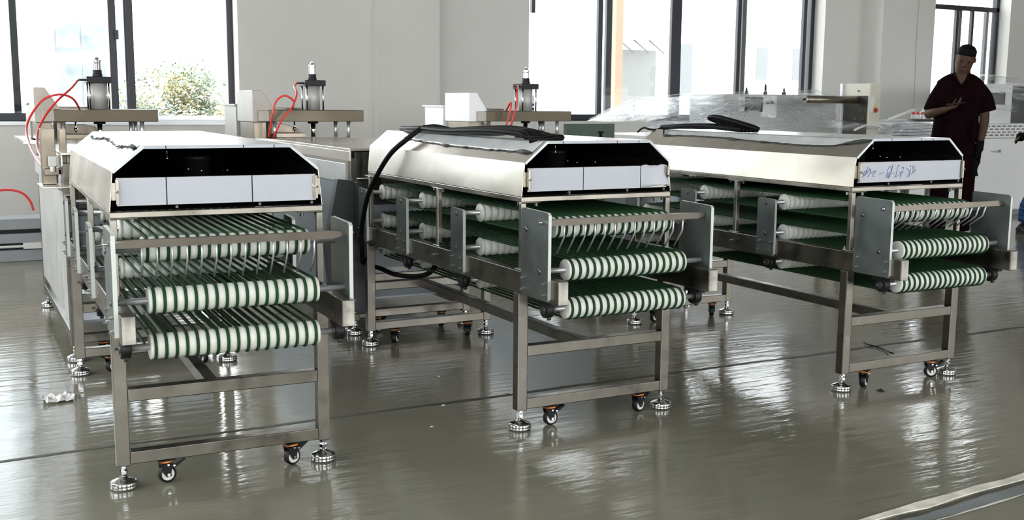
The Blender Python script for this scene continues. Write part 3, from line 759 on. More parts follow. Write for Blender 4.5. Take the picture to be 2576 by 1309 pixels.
# ------------------------------------------------------------------ presses behind the conveyors
def press(x, bl, br, cx, bx0, label, seed, sidem=GREYPANEL, lit_box=HOODM):
    endm = bpy.data.materials['satin_control_box_sheet']
    y0 = 5.15
    T = thing('pneumatic_press', (x, y0, 0), 0, label, 'press', 'pneumatic presses behind the conveyors')
    X = lambda s_: s_-x
    # base: legs, feet, rails
    for lx in (0, .62):
        for ly in (.0, 1.46):
            lg = MB().box(lx, lx+.04, ly, ly+.04, .073, .90).build('leg', STEEL, T, .003)
            put('leveling_foot', cached('foot73', lambda: foot_mb(.073), CHROME), lg, loc=(lx+.02, ly+.02, 0))
    for ly in (0, 1.46):
        for z0 in (.085, .27): MB().box(.04, .62, ly, ly+.04, z0, z0+.04).build('cross_brace', STEEL, T, .003)
    for lx in (0, .62): MB().box(lx, lx+.04, .04, 1.46, .10, .14).build('side_rail', STEEL, T, .003)
    for i, (lx, ly) in enumerate(((.14, .02), (.50, .02), (.14, 1.48))): caster(T, lx, ly, .085, .4+i)
    # sheet cabinet
    MB().box(.002, .012, .04, 1.50, .19, .77).build('side_panel', sidem, T, .001)
    MB().box(.645, .655, .04, 1.50, .19, .90).build('side_panel', GREYPANEL, T, .001)
    MB().box(.04, .62, .05, .06, .33, .86).build('front_panel', GREYPANEL, T, .001)
    MB().box(.05, .60, .10, 1.45, .16, .17).build('floor_tray', GREYPANEL, T, .001)
    tt = MB().box(-.005, .665, -.01, 1.90, .935, .948); tt.box(-.005, .003, -.01, 1.60, .885, .935); tt.box(.657, .665, -.01, 1.60, .885, .935)
    tt.box(.003, .657, .10, 1.90, .885, .93); tt.box(-.06, .10, 1.58, 2.42, .925, .948)
    tt.build('table_top', HOODM, T, .002)
    MB().box(-.012, .0, .05, 1.50, .775, .872).build('side_apron', FILMC, T, .002)
    MB().box(.04, .60, .03, .06, .66, .93).build('front_beam', DARK, T, .002)
    mb = MB(); mb.box(.06, .12, -.03, .05, .70, .93); mb.box(.16, .20, -.01, .05, .72, .90); mb.cur = 1
    mb.lathe([(.006, -.03), (.006, .05)], axis=0, c=(.05, -.04, .80), n=10); mb.lathe([(.016, 0), (.016, .012)], axis=1, c=(.12, -.05, .875), n=14); mb.hexa((.00, -.035, .76), .010, .03, 0)
    mb.build('drive_fittings', [DARK, CHROME], T, .001)
    # bridge and cylinder
    by = 6.75-y0
    MB().box(X(bl+.055), X(br), by-.006, by+.36, 1.050, 1.1225).build('bridge_beam', BRIDGEM, T, .003)
    MB().box(X(bl-.005), X(bl+.06), by-.02, by+.46, 1.052, 1.120).build('bridge_end', endm, T, .004)
    for (gx, gy) in ((bl+.11, .05), (bl+.11, .31), (br-.085, .05), (br-.085, .31), (br-.13, .18)):
        MB().cyl((X(gx), by+gy, .945), (X(gx), by+gy, 1.05), .0125, 14).build('guide_post', SHAFT, T)
    cy = by+.20; cxx = X(cx)
    cyl = MB().lathe([(.048, 1.1225), (.048, 1.277)], c=(cxx, cy, 0), n=28).build('cylinder_body', mat('cylinder_aluminium_%d' % seed, (.52, .52, .50), .25, .5), T)
    for sx in (-1, 1):
        for sy in (-1, 1): MB().cyl((cxx+sx*.054, cy+sy*.054, 1.1225), (cxx+sx*.054, cy+sy*.054, 1.28), .006, 10).build('tie_rod', CHROME, cyl)
    mb = MB().box(cxx-.069, cxx+.069, cy-.069, cy+.069, 1.277, 1.314); mb.lathe([(.029, 1.314), (.029, 1.330), (.026, 1.332), (.026, 1.354)], c=(cxx, cy, 0), n=16)
    mb.box(cxx-.11, cxx-.069, cy-.03, cy-.005, 1.288, 1.300)
    mb.build('cylinder_head', BLACKP, T, .003)
    mb = MB().lathe([(.022, 1.354), (.022, 1.392), (.019, 1.394), (.024, 1.397), (.024, 1.414), (.014, 1.418), (.010, 1.428), (.010, 1.434)], c=(cxx, cy, 0), n=10, smooth=False)
    mb.build('stroke_adjuster', CHROME, T, .001)
    mb = MB().lathe([(.034, 1.034), (.034, 1.050)], c=(cxx, cy, 0), n=16); mb.cur = 1; mb.cyl((cxx, cy, .945), (cxx, cy, 1.036), .016, 14)
    mb.build('piston_rod', [BLACKP, CHROME], T)
    MB().cyl((cxx-.14, cy-.05, .985), (cxx-.14, cy-.05, 1.05), .005, 8).lathe([(.011, .995), (.013, 1.0), (.008, 1.012)], c=(cxx-.14, cy-.05, 0), n=8).build('limit_switch', CHROME, T)
    # control box with sloping back, small lidded box, plates under the bridge
    poly = [(X(bx0), 1.048), (X(bx0), 1.245), (X(bx0)+.060, 1.245), (X(bx0)+.150, 1.105), (X(bx0)+.150, 1.048)]
    MB().prism(poly, 1, by+.004, by+.41).build('control_box', lit_box, T, .003)
    mb = MB().box(X(bx0)+.002, X(bx0)+.10, by+.45, by+.78, .945, 1.145); mb.box(X(bx0)-.012, X(bx0)+.115, by+.43, by+.80, 1.145, 1.157)
    mb.build('junction_box', lit_box, T, .002)
    mb = MB().box(X(bx0)+.01, X(bx0)+.09, by+.03, by+.38, .945, 1.048); mb.box(X(bx0)+.12, X(bx0)+.16, by+.1, by+.3, .945, 1.048)
    mb.build('column', BRONZE, T, .003)
    mb = MB().prism([(X(bl)+.10, .945), (X(bl)+.40, .945), (X(bl)+.36, 1.0), (X(bl)+.26, 1.03), (X(bl)+.10, 1.03)], 1, by+.40, by+.55)
    mb.box(X(bl)+.06, X(bl)+.42, by+.42, by+.80, 1.122, 1.135)
    mb.box(X(bl)+.10, X(bl)+.33, by+.10, by+.30, .948, .975)
    mb.build('hopper_plate', BRONZE, T, .002)
    return T
CTRLM = mat('satin_control_box_sheet', (.42, .40, .36), .35, .5, noise=.10, nscale=7)
BRIDGEM = mat('brushed_bridge_sheet', (.085, .073, .052), .9, .36, noise=.16, nscale=6, rvar=.08)
SIDEP = mat('silver_wrapped_panel', (.55, .56, .55), .3, .38, noise=.12, nscale=6, stretch=(1, 3, 1), rvar=.1)
P1 = press(.45, .502, 1.135, .829, .459, 'pneumatic press with a steep arching red hose, behind the nearest conveyor', 1, SIDEP, CTRLM)
P2 = press(1.78, 1.742, 2.427, 2.150, 1.705, 'pneumatic press before the plain wall, seen between the nearest and middle conveyors', 2, lit_box=CTRLM)
P3 = press(3.24, 3.252, 3.998, 3.735, 3.191, 'pneumatic press at the left edge of the wide window, control box coloured white for its bright reflection', 3, lit_box=WHITECAB)  # white paint carries the bright reflection on this press's steel boxes
# side column of the first press with valves
mb = MB(); mb.box(-.075, -.015, .10, .16, .80, 1.05); mb.box(.0, .03, .08, .11, .85, 1.05); mb.box(-.07, .035, .05, .14, .845, .875)
mb.build('valve_column', BRONZE, P1, .003)
mb = MB(); mb.box(-.052, -.02, .02, .05, .885, .93); mb.lathe([(.012, .86), (.012, .888)], c=(-.035, .035, 0), n=8)
mb.build('air_valve', mat('white_valve_body', (.7, .7, .68), .1, .4), P1, .002)
MB().box(-.09, .05, -.02, .22, .79, .80).build('valve_shelf', HOODM, P1, .002)
# dark trapezoid guard on the second press
G = thing('sheet_guard', (0, 5.08, 0), 0, 'dark grey tapered sheet guard in the gap between the first two conveyors', 'guard')
MB().prism([(1.655, .12), (1.845, .12), (1.850, .765), (1.785, .790), (1.690, .803), (1.625, .48)], 1, 0, .05).build('guard_sheet', DARKPANEL, G, .002)
mb = MB().box(1.77, 1.80, -.05, 0, .50, .79); mb.box(1.80, 1.86, -.03, 0, .45, .77); mb.cur = 1
for z in (.55, .6, .66, .71): mb.hexa((1.80, -.06, z), .006, .004, 0)
mb.build('guard_bracket', [DARKPANEL, DARK], G, .002)

# red air hoses
def hose(pts, label, r=.0062): return tag(MB().tube(spline(pts, 8), r, 8).build('air_hose', RED), label, 'hose', 'red air hoses on the presses')
hose([(.715, 6.90, 1.294), (.662, 6.78, 1.242), (.586, 6.70, 1.179), (.509, 6.65, 1.090), (.457, 6.55, 1.001), (.435, 6.3, .913), (.44, 5.9, .85), (.44, 5.35, .84), (.45, 5.25, .81)], 'red air hose running straight down from the leftmost cylinder head')
hose([(.705, 6.80, 1.125), (.66, 6.70, 1.184), (.587, 6.65, 1.206), (.503, 6.65, 1.178), (.438, 6.62, 1.101), (.401, 6.55, 1.024), (.392, 6.3, .95), (.395, 5.9, .89), (.40, 5.4, .86), (.44, 5.26, .81)], 'red air hose arching highest, from the leftmost bridge beam down to the valves')
hose([(2.03, 6.88, 1.298), (1.985, 6.80, 1.270), (1.965, 6.68, 1.227), (1.925, 6.65, 1.141), (1.861, 6.65, 1.068), (1.825, 6.67, .99), (1.815, 6.70, .955)], 'red air hose from the head of the cylinder at the plain wall')
hose([(1.97, 6.80, 1.125), (1.955, 6.72, 1.165), (1.926, 6.65, 1.190), (1.877, 6.65, 1.212), (1.826, 6.65, 1.177), (1.799, 6.65, 1.092), (1.79, 6.68, 1.0), (1.785, 6.70, .955)], 'short looped red air hose rising from the bridge at the plain wall')
hose([(3.625, 6.88, 1.298), (3.56, 6.74, 1.285), (3.51, 6.66, 1.244), (3.504, 6.65, 1.163), (3.474, 6.65, 1.068), (3.456, 6.68, .96)], 'red air hose from the cylinder head beside the wide window')
hose([(3.50, 6.80, 1.125), (3.475, 6.68, 1.181), (3.455, 6.66, 1.108), (3.431, 6.68, 1.0), (3.42, 6.7, .955)], 'red air hose hanging against the bridge beside the wide window')
P1h = MB().tube(spline([(.485, 5.9, 1.06), (.47, 6.0, .98), (.60, 6.2, .99), (.72, 6.3, .99)], 6), .005, 6); P1h.build('hose_run', RED, P1)
# red hose at far left, over the grey profiles
tag(MB().tube(spline([(.21, 8.70, .36), (.23, 8.72, .44), (.30, 8.75, .505), (.40, 8.75, .515), (.48, 8.74, .49), (.53, 8.74, .43), (.55, 8.74, .36)], 8), .009, 8).build('air_hose', RED), 'red hose looping over the grey profiles by the far wall', 'hose')

# grey profile stack by the far wall
G = thing('conveyor_frame', (-.9, 8.6, 0), 0, 'low grey profile frame lying along the wall at the far left', 'frame')
for z0, z1 in ((.0, .085), (.135, .205), (.235, .315)):
    MB().box(0, 1.75, 0, .30, z0, z1).build('profile', GREYBEAM, G, .006)
MB().box(0, 1.75, .05, .28, .085, .235).build('core', BLACKP, G)
mb = MB().box(1.05, 1.12, -.02, .03, .095, .130); mb.box(1.36, 1.55, -.02, .04, .092, .138); mb.cyl((1.12, .0, .112), (1.36, .0, .112), .010, 10)
mb.build('pneumatic_cylinder', WHITEP, G, .003)

# ------------------------------------------------------------------ wrapped machine, tube stand, cabinets on the right
W = thing('packaging_machine', (5.45, 7.9, 0), 0, 'long machine with a grey display box, under clear plastic, beneath the wide window', 'machine')
MB().box(.02, 2.43, .03, .95, .10, .86).build('base_cabinet', WHITECAB, W, .004)
mb = MB().box(.0, 2.46, .0, 1.0, .86, .90)
for k in range(16): mb.box(1.15+k*.07, 1.19+k*.07, -.003, 0, .875, .885)
mb.build('table_top', WHITECAB, W, .003)
bx = MB().box(.92, 2.30, .10, .62, .90, 1.275).build('control_box', mat('light_grey_box_sheet', (.50, .52, .50), .1, .45), W, .004)
mb = MB().box(1.08, 1.34, .085, .10, 1.12, 1.245); mb.box(1.34, 1.52, .07, .10, 1.06, 1.26); bb = mb.build('display_housing', WHITECAB, bx, .003)
MB().box(1.16, 1.33, .065, .085, 1.125, 1.235).build('display', SCREEN, bx, .002)
mb = MB().box(1.150, 1.16, .062, .09, 1.115, 1.245); mb.box(1.33, 1.345, .062, .09, 1.115, 1.245); mb.box(1.15, 1.345, .062, .09, 1.235, 1.247); mb.build('display_bezel', BLACKP, bx)
mb = MB()
for kx in (1.40, 1.45): mb.lathe([(.012, .04), (.014, .07)], axis=1, c=(kx, 0, 1.20), n=12)
mb.build('knob', BLACKP, bx)
for vx, vh in ((1.30, .05), (1.53, .085), (1.76, .05)):
    MB().lathe([(.020, 1.275), (.020, 1.30), (.011, 1.305), (.011, 1.275+vh), (.007, 1.275+vh+.003), (.007, 1.29+vh)], c=(vx, .25, 0), n=12).build('pressure_valve', DARK, bx)
for lx in (.1, 1.3, 2.35):
    put('leveling_foot', cached('foot100', lambda: foot_mb(.10), CHROME), W, loc=(lx, .1, 0))

def sheet(name, rows, m, label, cat, amp=.012, seed=1, K=10, parent=None):
    # rows: list of polylines (same point count) from back/top to front/bottom
    rnd = random.Random(seed); R = []
    n = len(rows[0])
    dense = []
    for r in rows: dense.append(spline(r, 6))
    m_ = len(dense[0]); allr = []
    for j in range(m_):
        allr.append(spline([dense[i][j] for i in range(len(rows))], 6))
    vs = []; H = len(allr[0])
    ph = [rnd.uniform(0, 6.28) for _ in range(6)]
    for j in range(m_):
        for i in range(H):
            p = Vector(allr[j][i]); u, w = j/m_, i/H
            d = amp*(math.sin(u*31+w*9+ph[0]) + .7*math.sin(u*17-w*23+ph[1]) + .5*math.sin(u*57+w*31+ph[2])) * .5
            d += rnd.uniform(-.25, .25)*amp
            vs.append(p + Vector((0, -d, d*.6)))
    fs = [(j*H+i, j*H+i+1, (j+1)*H+i+1, (j+1)*H+i) for j in range(m_-1) for i in range(H-1)]
    o = MB().add(vs, fs, True).build(name, m, parent, fix=False)
    if label: tag(o, label, cat)
    return o
sheet('plastic_cover', [
    [(5.42, 8.85, 1.02), (5.75, 8.7, 1.20), (6.20, 8.6, 1.27), (6.75, 8.45, 1.30), (7.15, 8.45, 1.30), (7.65, 8.45, 1.285), (7.95, 8.5, 1.05)],
    [(5.41, 8.35, 1.035), (5.75, 8.2, 1.185), (6.20, 8.1, 1.265), (6.76, 7.97, 1.298), (7.12, 7.97, 1.305), (7.62, 7.97, 1.290), (7.85, 8.0, 1.08)],
    [(5.41, 7.88, 1.035), (5.74, 7.90, 1.10), (6.19, 7.93, 1.20), (6.74, 7.90, 1.288), (7.05, 7.93, 1.20), (7.45, 7.93, 1.12), (7.85, 7.93, 1.02)],
    [(5.40, 7.85, .99), (5.72, 7.86, 1.02), (6.15, 7.87, 1.05), (6.68, 7.87, 1.10), (7.02, 7.87, 1.04), (7.45, 7.87, 1.00), (7.90, 7.87, .97)],
    [(5.39, 7.84, .80), (5.70, 7.84, .84), (6.15, 7.85, .86), (6.68, 7.85, .89), (7.02, 7.85, .90), (7.45, 7.85, .90), (7.95, 7.85, .88)]],
    PLASTIC, 'crumpled clear plastic sheet draped tent-like over the machine beneath the wide window', 'plastic sheet', amp=.016, seed=4)
# left end of the cover is doubled, milky
CREASE = glassy('bright_plastic_crease', (.9, .9, .9), .25, .1, body=.9, wscale=20)
rc = random.Random(8); cm = MB()
for k in range(40):
    e = (5.42+rc.uniform(0, 1.0), 7.84, .90+rc.uniform(0, .16)) if k < 26 else (7.0+rc.uniform(0, .9), 7.82, .90+rc.uniform(0, .12))
    a = Vector((6.74+rc.uniform(-.06, .06), 7.86, 1.27+rc.uniform(-.03, .015))); b = Vector(e); q0 = rc.uniform(0, .35); q1 = rc.uniform(.55, 1)
    if k < 26: b.z += (a.x-b.x)*.02
    P_ = [a.lerp(b, q0+(q1-q0)*i/8) + Vector((0, -.02+rc.uniform(-.006, .006), rc.uniform(-.006, .006))) for i in range(9)]
    cm.tube(P_, [.0005+.0028*math.sin(PI*i/8)*rc.uniform(.5, 1.2) for i in range(9)], 5)
cm.build('crease', CREASE, bpy.data.objects['plastic_cover'])
sheet('plastic_wrap', [
    [(5.405, 8.84, 1.01), (5.70, 8.6, 1.17), (6.05, 8.4, 1.24), (6.33, 8.1, 1.262)],
    [(5.40, 7.87, 1.03), (5.70, 7.885, 1.09), (6.05, 7.91, 1.15), (6.33, 7.91, 1.20)],
    [(5.39, 7.84, .98), (5.70, 7.85, 1.00), (6.05, 7.86, 1.03), (6.33, 7.86, 1.06)],
    [(5.38, 7.83, .84), (5.70, 7.83, .84), (6.05, 7.84, .86), (6.33, 7.84, .88)]],
    PLASTICW, 'doubled milky plastic wrap over the left end of the covered machine', 'plastic sheet', amp=.012, seed=9)

S_ = thing('roll_stand', (7.676, 7.5, 0), 0, 'beige upright machine box with long dark tube arm and red stop button', 'machine')
mb = MB().box(0, .138, 0, .34, .88, 1.384); mb.build('housing', CREAM, S_, .004)
mb = MB().box(-.006, 0, .02, .325, .90, 1.27); mb.build('mounting_plate', DARK, S_, .002)
mb = MB().box(-.02, 0, .335, .365, .90, 1.385); mb.box(-.05, -.02, .34, .35, 1.10, 1.14); mb.build('flange', FRAMEL, S_, .002)
mb = MB().tube([(-.70, .10, 1.231), (-.006, .14, 1.231)], .034, 24).build('tube_arm', BRONZE, S_)
mb = MB().lathe([(.034, -.012), (.034, 0)], axis=0, c=(-.695, .10, 1.231), n=24); mb.cur = 1; mb.lathe([(.014, -.015), (.014, -.010)], axis=0, c=(-.695, .10, 1.231), n=16)
mb.build('end_cap', [CHROME, BLACKP], S_)
for (yy, zz) in ((.10, 1.13), (.06, 1.06), (.16, 1.055), (.14, 1.315)): MB().lathe([(.008, -.016), (.010, -.004)], axis=0, c=(0, yy, zz), n=8).build('bolt', BRONZE, S_)
MB().box(.012, .06, -.003, 0, 1.12, 1.26).build('label_strip', PAPER, S_)
mb = MB().lathe([(.016, -.008), (.016, 0)], axis=1, c=(.065, 0, 1.168), n=14); mb.build('yellow_collar', mat('yellow_collar_plastic', (.75, .6, .08), 0, .4), S_)
MB().lathe([(.022, -.020), (.022, -.012), (.012, -.010), (.012, 0)], axis=1, c=(.070, 0, 1.135), n=18).build('stop_button', mat('red_button_plastic', (.5, .02, .02), 0, .35), S_)
MB().box(-.10, .20, -.05, .37, .10, .88).build('base_cabinet', CREAM, S_, .004)
for lx in (-.07, .17): put('leveling_foot', cached('foot100', lambda: foot_mb(.10), CHROME), S_, loc=(lx, 0, 0))
tag(MB().tube(spline([(7.38, 7.38, .955), (7.45, 7.36, .985), (7.56, 7.38, 1.005), (7.68, 7.38, .995), (7.75, 7.39, .975)], 8), .011, 8).build('white_hose', PAPER), 'white curved hose lying before the beige tube stand', 'hose')
sheet('plastic_film', [
    [(7.25, 7.75, .99), (7.42, 7.62, 1.04), (7.60, 7.49, .97), (7.82, 7.48, .99), (8.05, 7.7, .97)],
    [(7.20, 7.40, .965), (7.40, 7.34, 1.01), (7.60, 7.32, .96), (7.82, 7.33, .975), (8.10, 7.4, .96)],
    [(7.18, 7.25, .90), (7.40, 7.22, .92), (7.60, 7.22, .91), (7.82, 7.22, .92), (8.10, 7.3, .90)]],
    PLASTIC, 'loose clear film bunched at the foot of the beige tube stand', 'plastic sheet', amp=.02, seed=14)
tb = thing('work_table', (7.0, 7.0, 0), 0, 'low pale table carrying the loose film, behind the handwritten conveyor', 'table')
MB().box(0, 1.15, .1, .44, .84, .87).build('table_top', WHITECAB, tb, .003)
for lx in (.02, 1.09):
    for ly in (.12, .38): MB().box(lx, lx+.04, ly, ly+.04, 0, .84).build('leg', STEEL, tb)

# stack of wrapped trays, small bottles on a dark tray
rt = random.Random(5)
tstack = thing('tray_table', (8.0, 7.5, 0), 0, 'white table beneath the wrapped trays, left of the standing person', 'table')
MB().box(-.05, .72, .0, .5, .80, .83).build('table_top', WHITECAB, tstack, .003)
for lx in (-.03, .66):
    for ly in (.02, .44): MB().box(lx, lx+.04, ly, ly+.04, 0, .80).build('leg', STEEL, tstack)
z = .83
for k in range(6):
    mb = MB(); w0 = rt.uniform(-.01, .01); mb.box(8.00+w0, 8.62+w0, 7.53, 7.93, z+.010, z+.028); mb.box(8.00+w0, 8.02+w0, 7.53, 7.93, z, z+.010); mb.box(8.60+w0, 8.62+w0, 7.53, 7.93, z, z+.010); mb.box(8.02, 8.60, 7.91, 7.93, z, z+.01)
    for i in range(5): mb.box(8.10+i*.1, 8.13+i*.1, 7.525, 7.53, z+.012, z+.024)
    nm = ('lowest tray', 'second tray from the bottom', 'third tray from the bottom', 'fourth tray from the bottom', 'fifth tray, next to the top', 'topmost tray')[k]
    tag(mb.build('tray', WHITECAB, None, .003), 'white slotted plastic tray, %s of the wrapped stack' % nm, 'tray', 'wrapped tray stack'); z += .031
sheet('plastic_wrap', [[(7.90, 7.95, .95), (8.05, 7.93, 1.03), (8.25, 7.9, 1.045), (8.5, 7.9, 1.04)],
                       [(7.88, 7.55, .93), (8.03, 7.52, 1.00), (8.25, 7.51, 1.03), (8.5, 7.51, 1.03)],
                       [(7.90, 7.50, .84), (8.03, 7.49, .86), (8.25, 7.49, .86), (8.5, 7.49, .85)]],
      PLASTICW, 'clear wrap round the stack of white trays beside the standing person', 'plastic sheet', amp=.012, seed=21)
tag(MB().tube([(8.05, 7.6, 1.055), (8.40, 7.62, 1.14)], .014, 8).build('white_rod', WHITECAB), 'white rod leaning on top of the wrapped trays', 'rod')
mb = MB().box(8.30, 8.64, 7.52, 7.62, 1.030, 1.052); mb.build('parts_rack', DARK, None, .002); tag(bpy.data.objects['parts_rack'], 'dark narrow rack holding small red and white bottles', 'rack')
BN = ['nearest the white rod', 'second from the white rod', 'in the middle of the row', 'second from the person', 'nearest the person']
for k in range(5):
    b = MB(); x = 8.335+k*.06; b.lathe([(.018, 1.052), (.020, 1.06), (.020, 1.09), (.012, 1.098)], c=(x, 7.57, 0), n=14); b.cur = 1
    b.lathe([(.013, 1.098), (.013, 1.120)], c=(x, 7.57, 0), n=12)
    tag(b.build('small_bottle', [PAPER, RED if k < 3 else PAPER]), ('small white bottle with red cap, ' if k < 3 else 'small plain white bottle, ') + BN[k], 'bottle', 'bottles on the dark rack')

def white_unit(x0, x1, y0, label, logo, hood):
    T = thing('heating_cabinet', (x0, y0, 0), 0, label, 'cabinet'); w = x1-x0
    MB().box(0, w, 0, .8, .06, .84).build('body', WHITECAB, T, .006)
    MB().box(.03, w-.03, .05, .75, 0, .06).build('plinth', GREYPANEL, T)
    mb = MB(); mb.box(0, w, 0, .8, .845, 1.0)
    mb.build('vent_panel', WHITECAB, T, .004)
    mb = MB(); n = int(w/.085)
    for r in range(4):
        for i in range(n): mb.box(.03+i*.085+(r % 2)*.03, .085+i*.085+(r % 2)*.03, -.002, .001, .870+r*.032, .880+r*.032)
    mb.build('vent_slots', DARK, T)
    if hood:
        hb = MB().box(hood, hood+.42, .05, .60, 1.0, 1.42).build('display_box', WHITECAB, T, .005)
        mb = MB().box(hood+.03, hood+.30, .042, .05, 1.20, 1.33); mb.build('display_bezel', BLACKP, hb, .002)
        MB().box(hood+.05, hood+.28, .036, .042, 1.215, 1.315).build('display', SCREEN, hb)
        MB().box(hood+.42, hood+.80, .1, .55, 1.0, 1.40).build('side_box', DARKPANEL, T, .004)
    if logo:
        mb = MB()
        for i in range(7): mb.tube([(logo+i*.013, -.0015, .690+.006*(i % 2)), (logo+.006+i*.013, -.0015, .712-.005*(i % 3)), (logo+.012+i*.013, -.0015, .690)], .0013, 5)
        for i in range(4): mb.box(logo+.105+i*.014, logo+.114+i*.014, -.003, 0, .688, .716)
        mb.build('brand_lettering', GREYBEAM, T)
    return T
white_unit(9.45, 10.95, 7.95, 'white cabinet with rows of slots and a small display, behind the standing person', .50, .42)
sheet('plastic_cover', [
    [(9.55, 8.6, 1.10), (9.85, 8.55, 1.48), (10.15, 8.5, 1.53), (10.6, 8.5, 1.47), (11.0, 8.5, 1.42)],
    [(9.55, 8.0, 1.05), (9.84, 7.97, 1.42), (10.15, 7.96, 1.47), (10.6, 7.96, 1.43), (11.0, 7.96, 1.40)],
    [(9.50, 7.93, 1.02), (9.78, 7.92, 1.08), (10.15, 7.91, 1.10), (10.6, 7.91, 1.12), (11.0, 7.91, 1.14)],
    [(9.48, 7.92, .98), (9.78, 7.90, .99), (10.15, 7.90, .99), (10.6, 7.90, .99), (11.0, 7.90, 1.0)]],
    PLASTIC, 'clear plastic sheet over the white cabinet at the right edge', 'plastic sheet', amp=.015, seed=31)
tag(MB().box(4.55, 5.02, 7.75, 7.80, .78, 1.012).build('green_board', GREENB, None, .003), 'dark green board standing behind the press by the wide window', 'board')
b_ = bpy.data.objects['green_board']
mb = MB()
mb.box(4.57, 4.61, 7.77, 7.80, 0, .78); mb.box(4.96, 5.0, 7.77, 7.80, 0, .78); mb.build('board_leg', STEEL, b_)
K_ = MB().lathe([(.012, .60), (.012, .955), (.026, .957), (.028, .968), (.020, .976)], c=(4.41, 7.0, 0), n=16); K_.cyl((4.41, 7.0, 0), (4.41, 7.0, .60), .012, 10); K_.box(4.33, 4.49, 6.92, 7.08, 0, .01)
tag(K_.build('knob_post', BLACKP), 'black round knob on a slim post, poking up behind the middle conveyor', 'knob')

# ------------------------------------------------------------------ people
def limb(mb, pts, rs, n=14):
    mb.tube(spline(pts, 4), [v.x for v in spline([(r, 0, 0) for r in rs], 4)], n)
def remesh(o, vox, smooth=2):
    r = o.modifiers.new('skin', 'REMESH'); r.mode = 'VOXEL'; r.voxel_size = vox; r.use_smooth_shade = True
    s_ = o.modifiers.new('soft', 'SMOOTH'); s_.iterations = smooth; s_.factor = .5
    return o
X3, Y3 = (1, 0, 0), (0, 1, 0)
def hand(mb, wrist, d, palm_n, curl, s_=1.0, thumb=1):
    d = Vector(d).normalized(); n = Vector(palm_n); n = (n - d*n.dot(d)).normalized(); sd = d.cross(n)
    w = Vector(wrist)
    mb.ell([(w, .026*s_, .020*s_, sd, n), (w+d*.03, .034*s_, .017*s_, sd, n), (w+d*.075, .041*s_, .015*s_, sd, n), (w+d*.092, .038*s_, .012*s_, sd, n)], 14)
    for i, (o, L_) in enumerate(((-.030, .068), (-.010, .078), (.010, .074), (.029, .058))):
        b = w + d*.085 + sd*o; a = curl*.5; P = [b]; dd = d
        for j in range(3):
            dd = (dd*math.cos(a) + n*math.sin(a)); seg = L_*(.45, .32, .23)[j]; P.append(P[-1] + dd*seg); a = curl*.55
            n_ = n
        mb.tube(P, [.0095, .009, .0082, .007], 8)
    t = w + d*.025 + sd*(-.030*thumb)
    P = [t, t + (d*.5 - sd*thumb*.8 + n*.25).normalized()*.035, t + (d*.75 - sd*thumb*.6 + n*.5).normalized()*.062, t + (d*.9 - sd*thumb*.35 + n*.7).normalized()*.085]
    mb.tube(P, [.0125, .011, .0095, .008], 8)

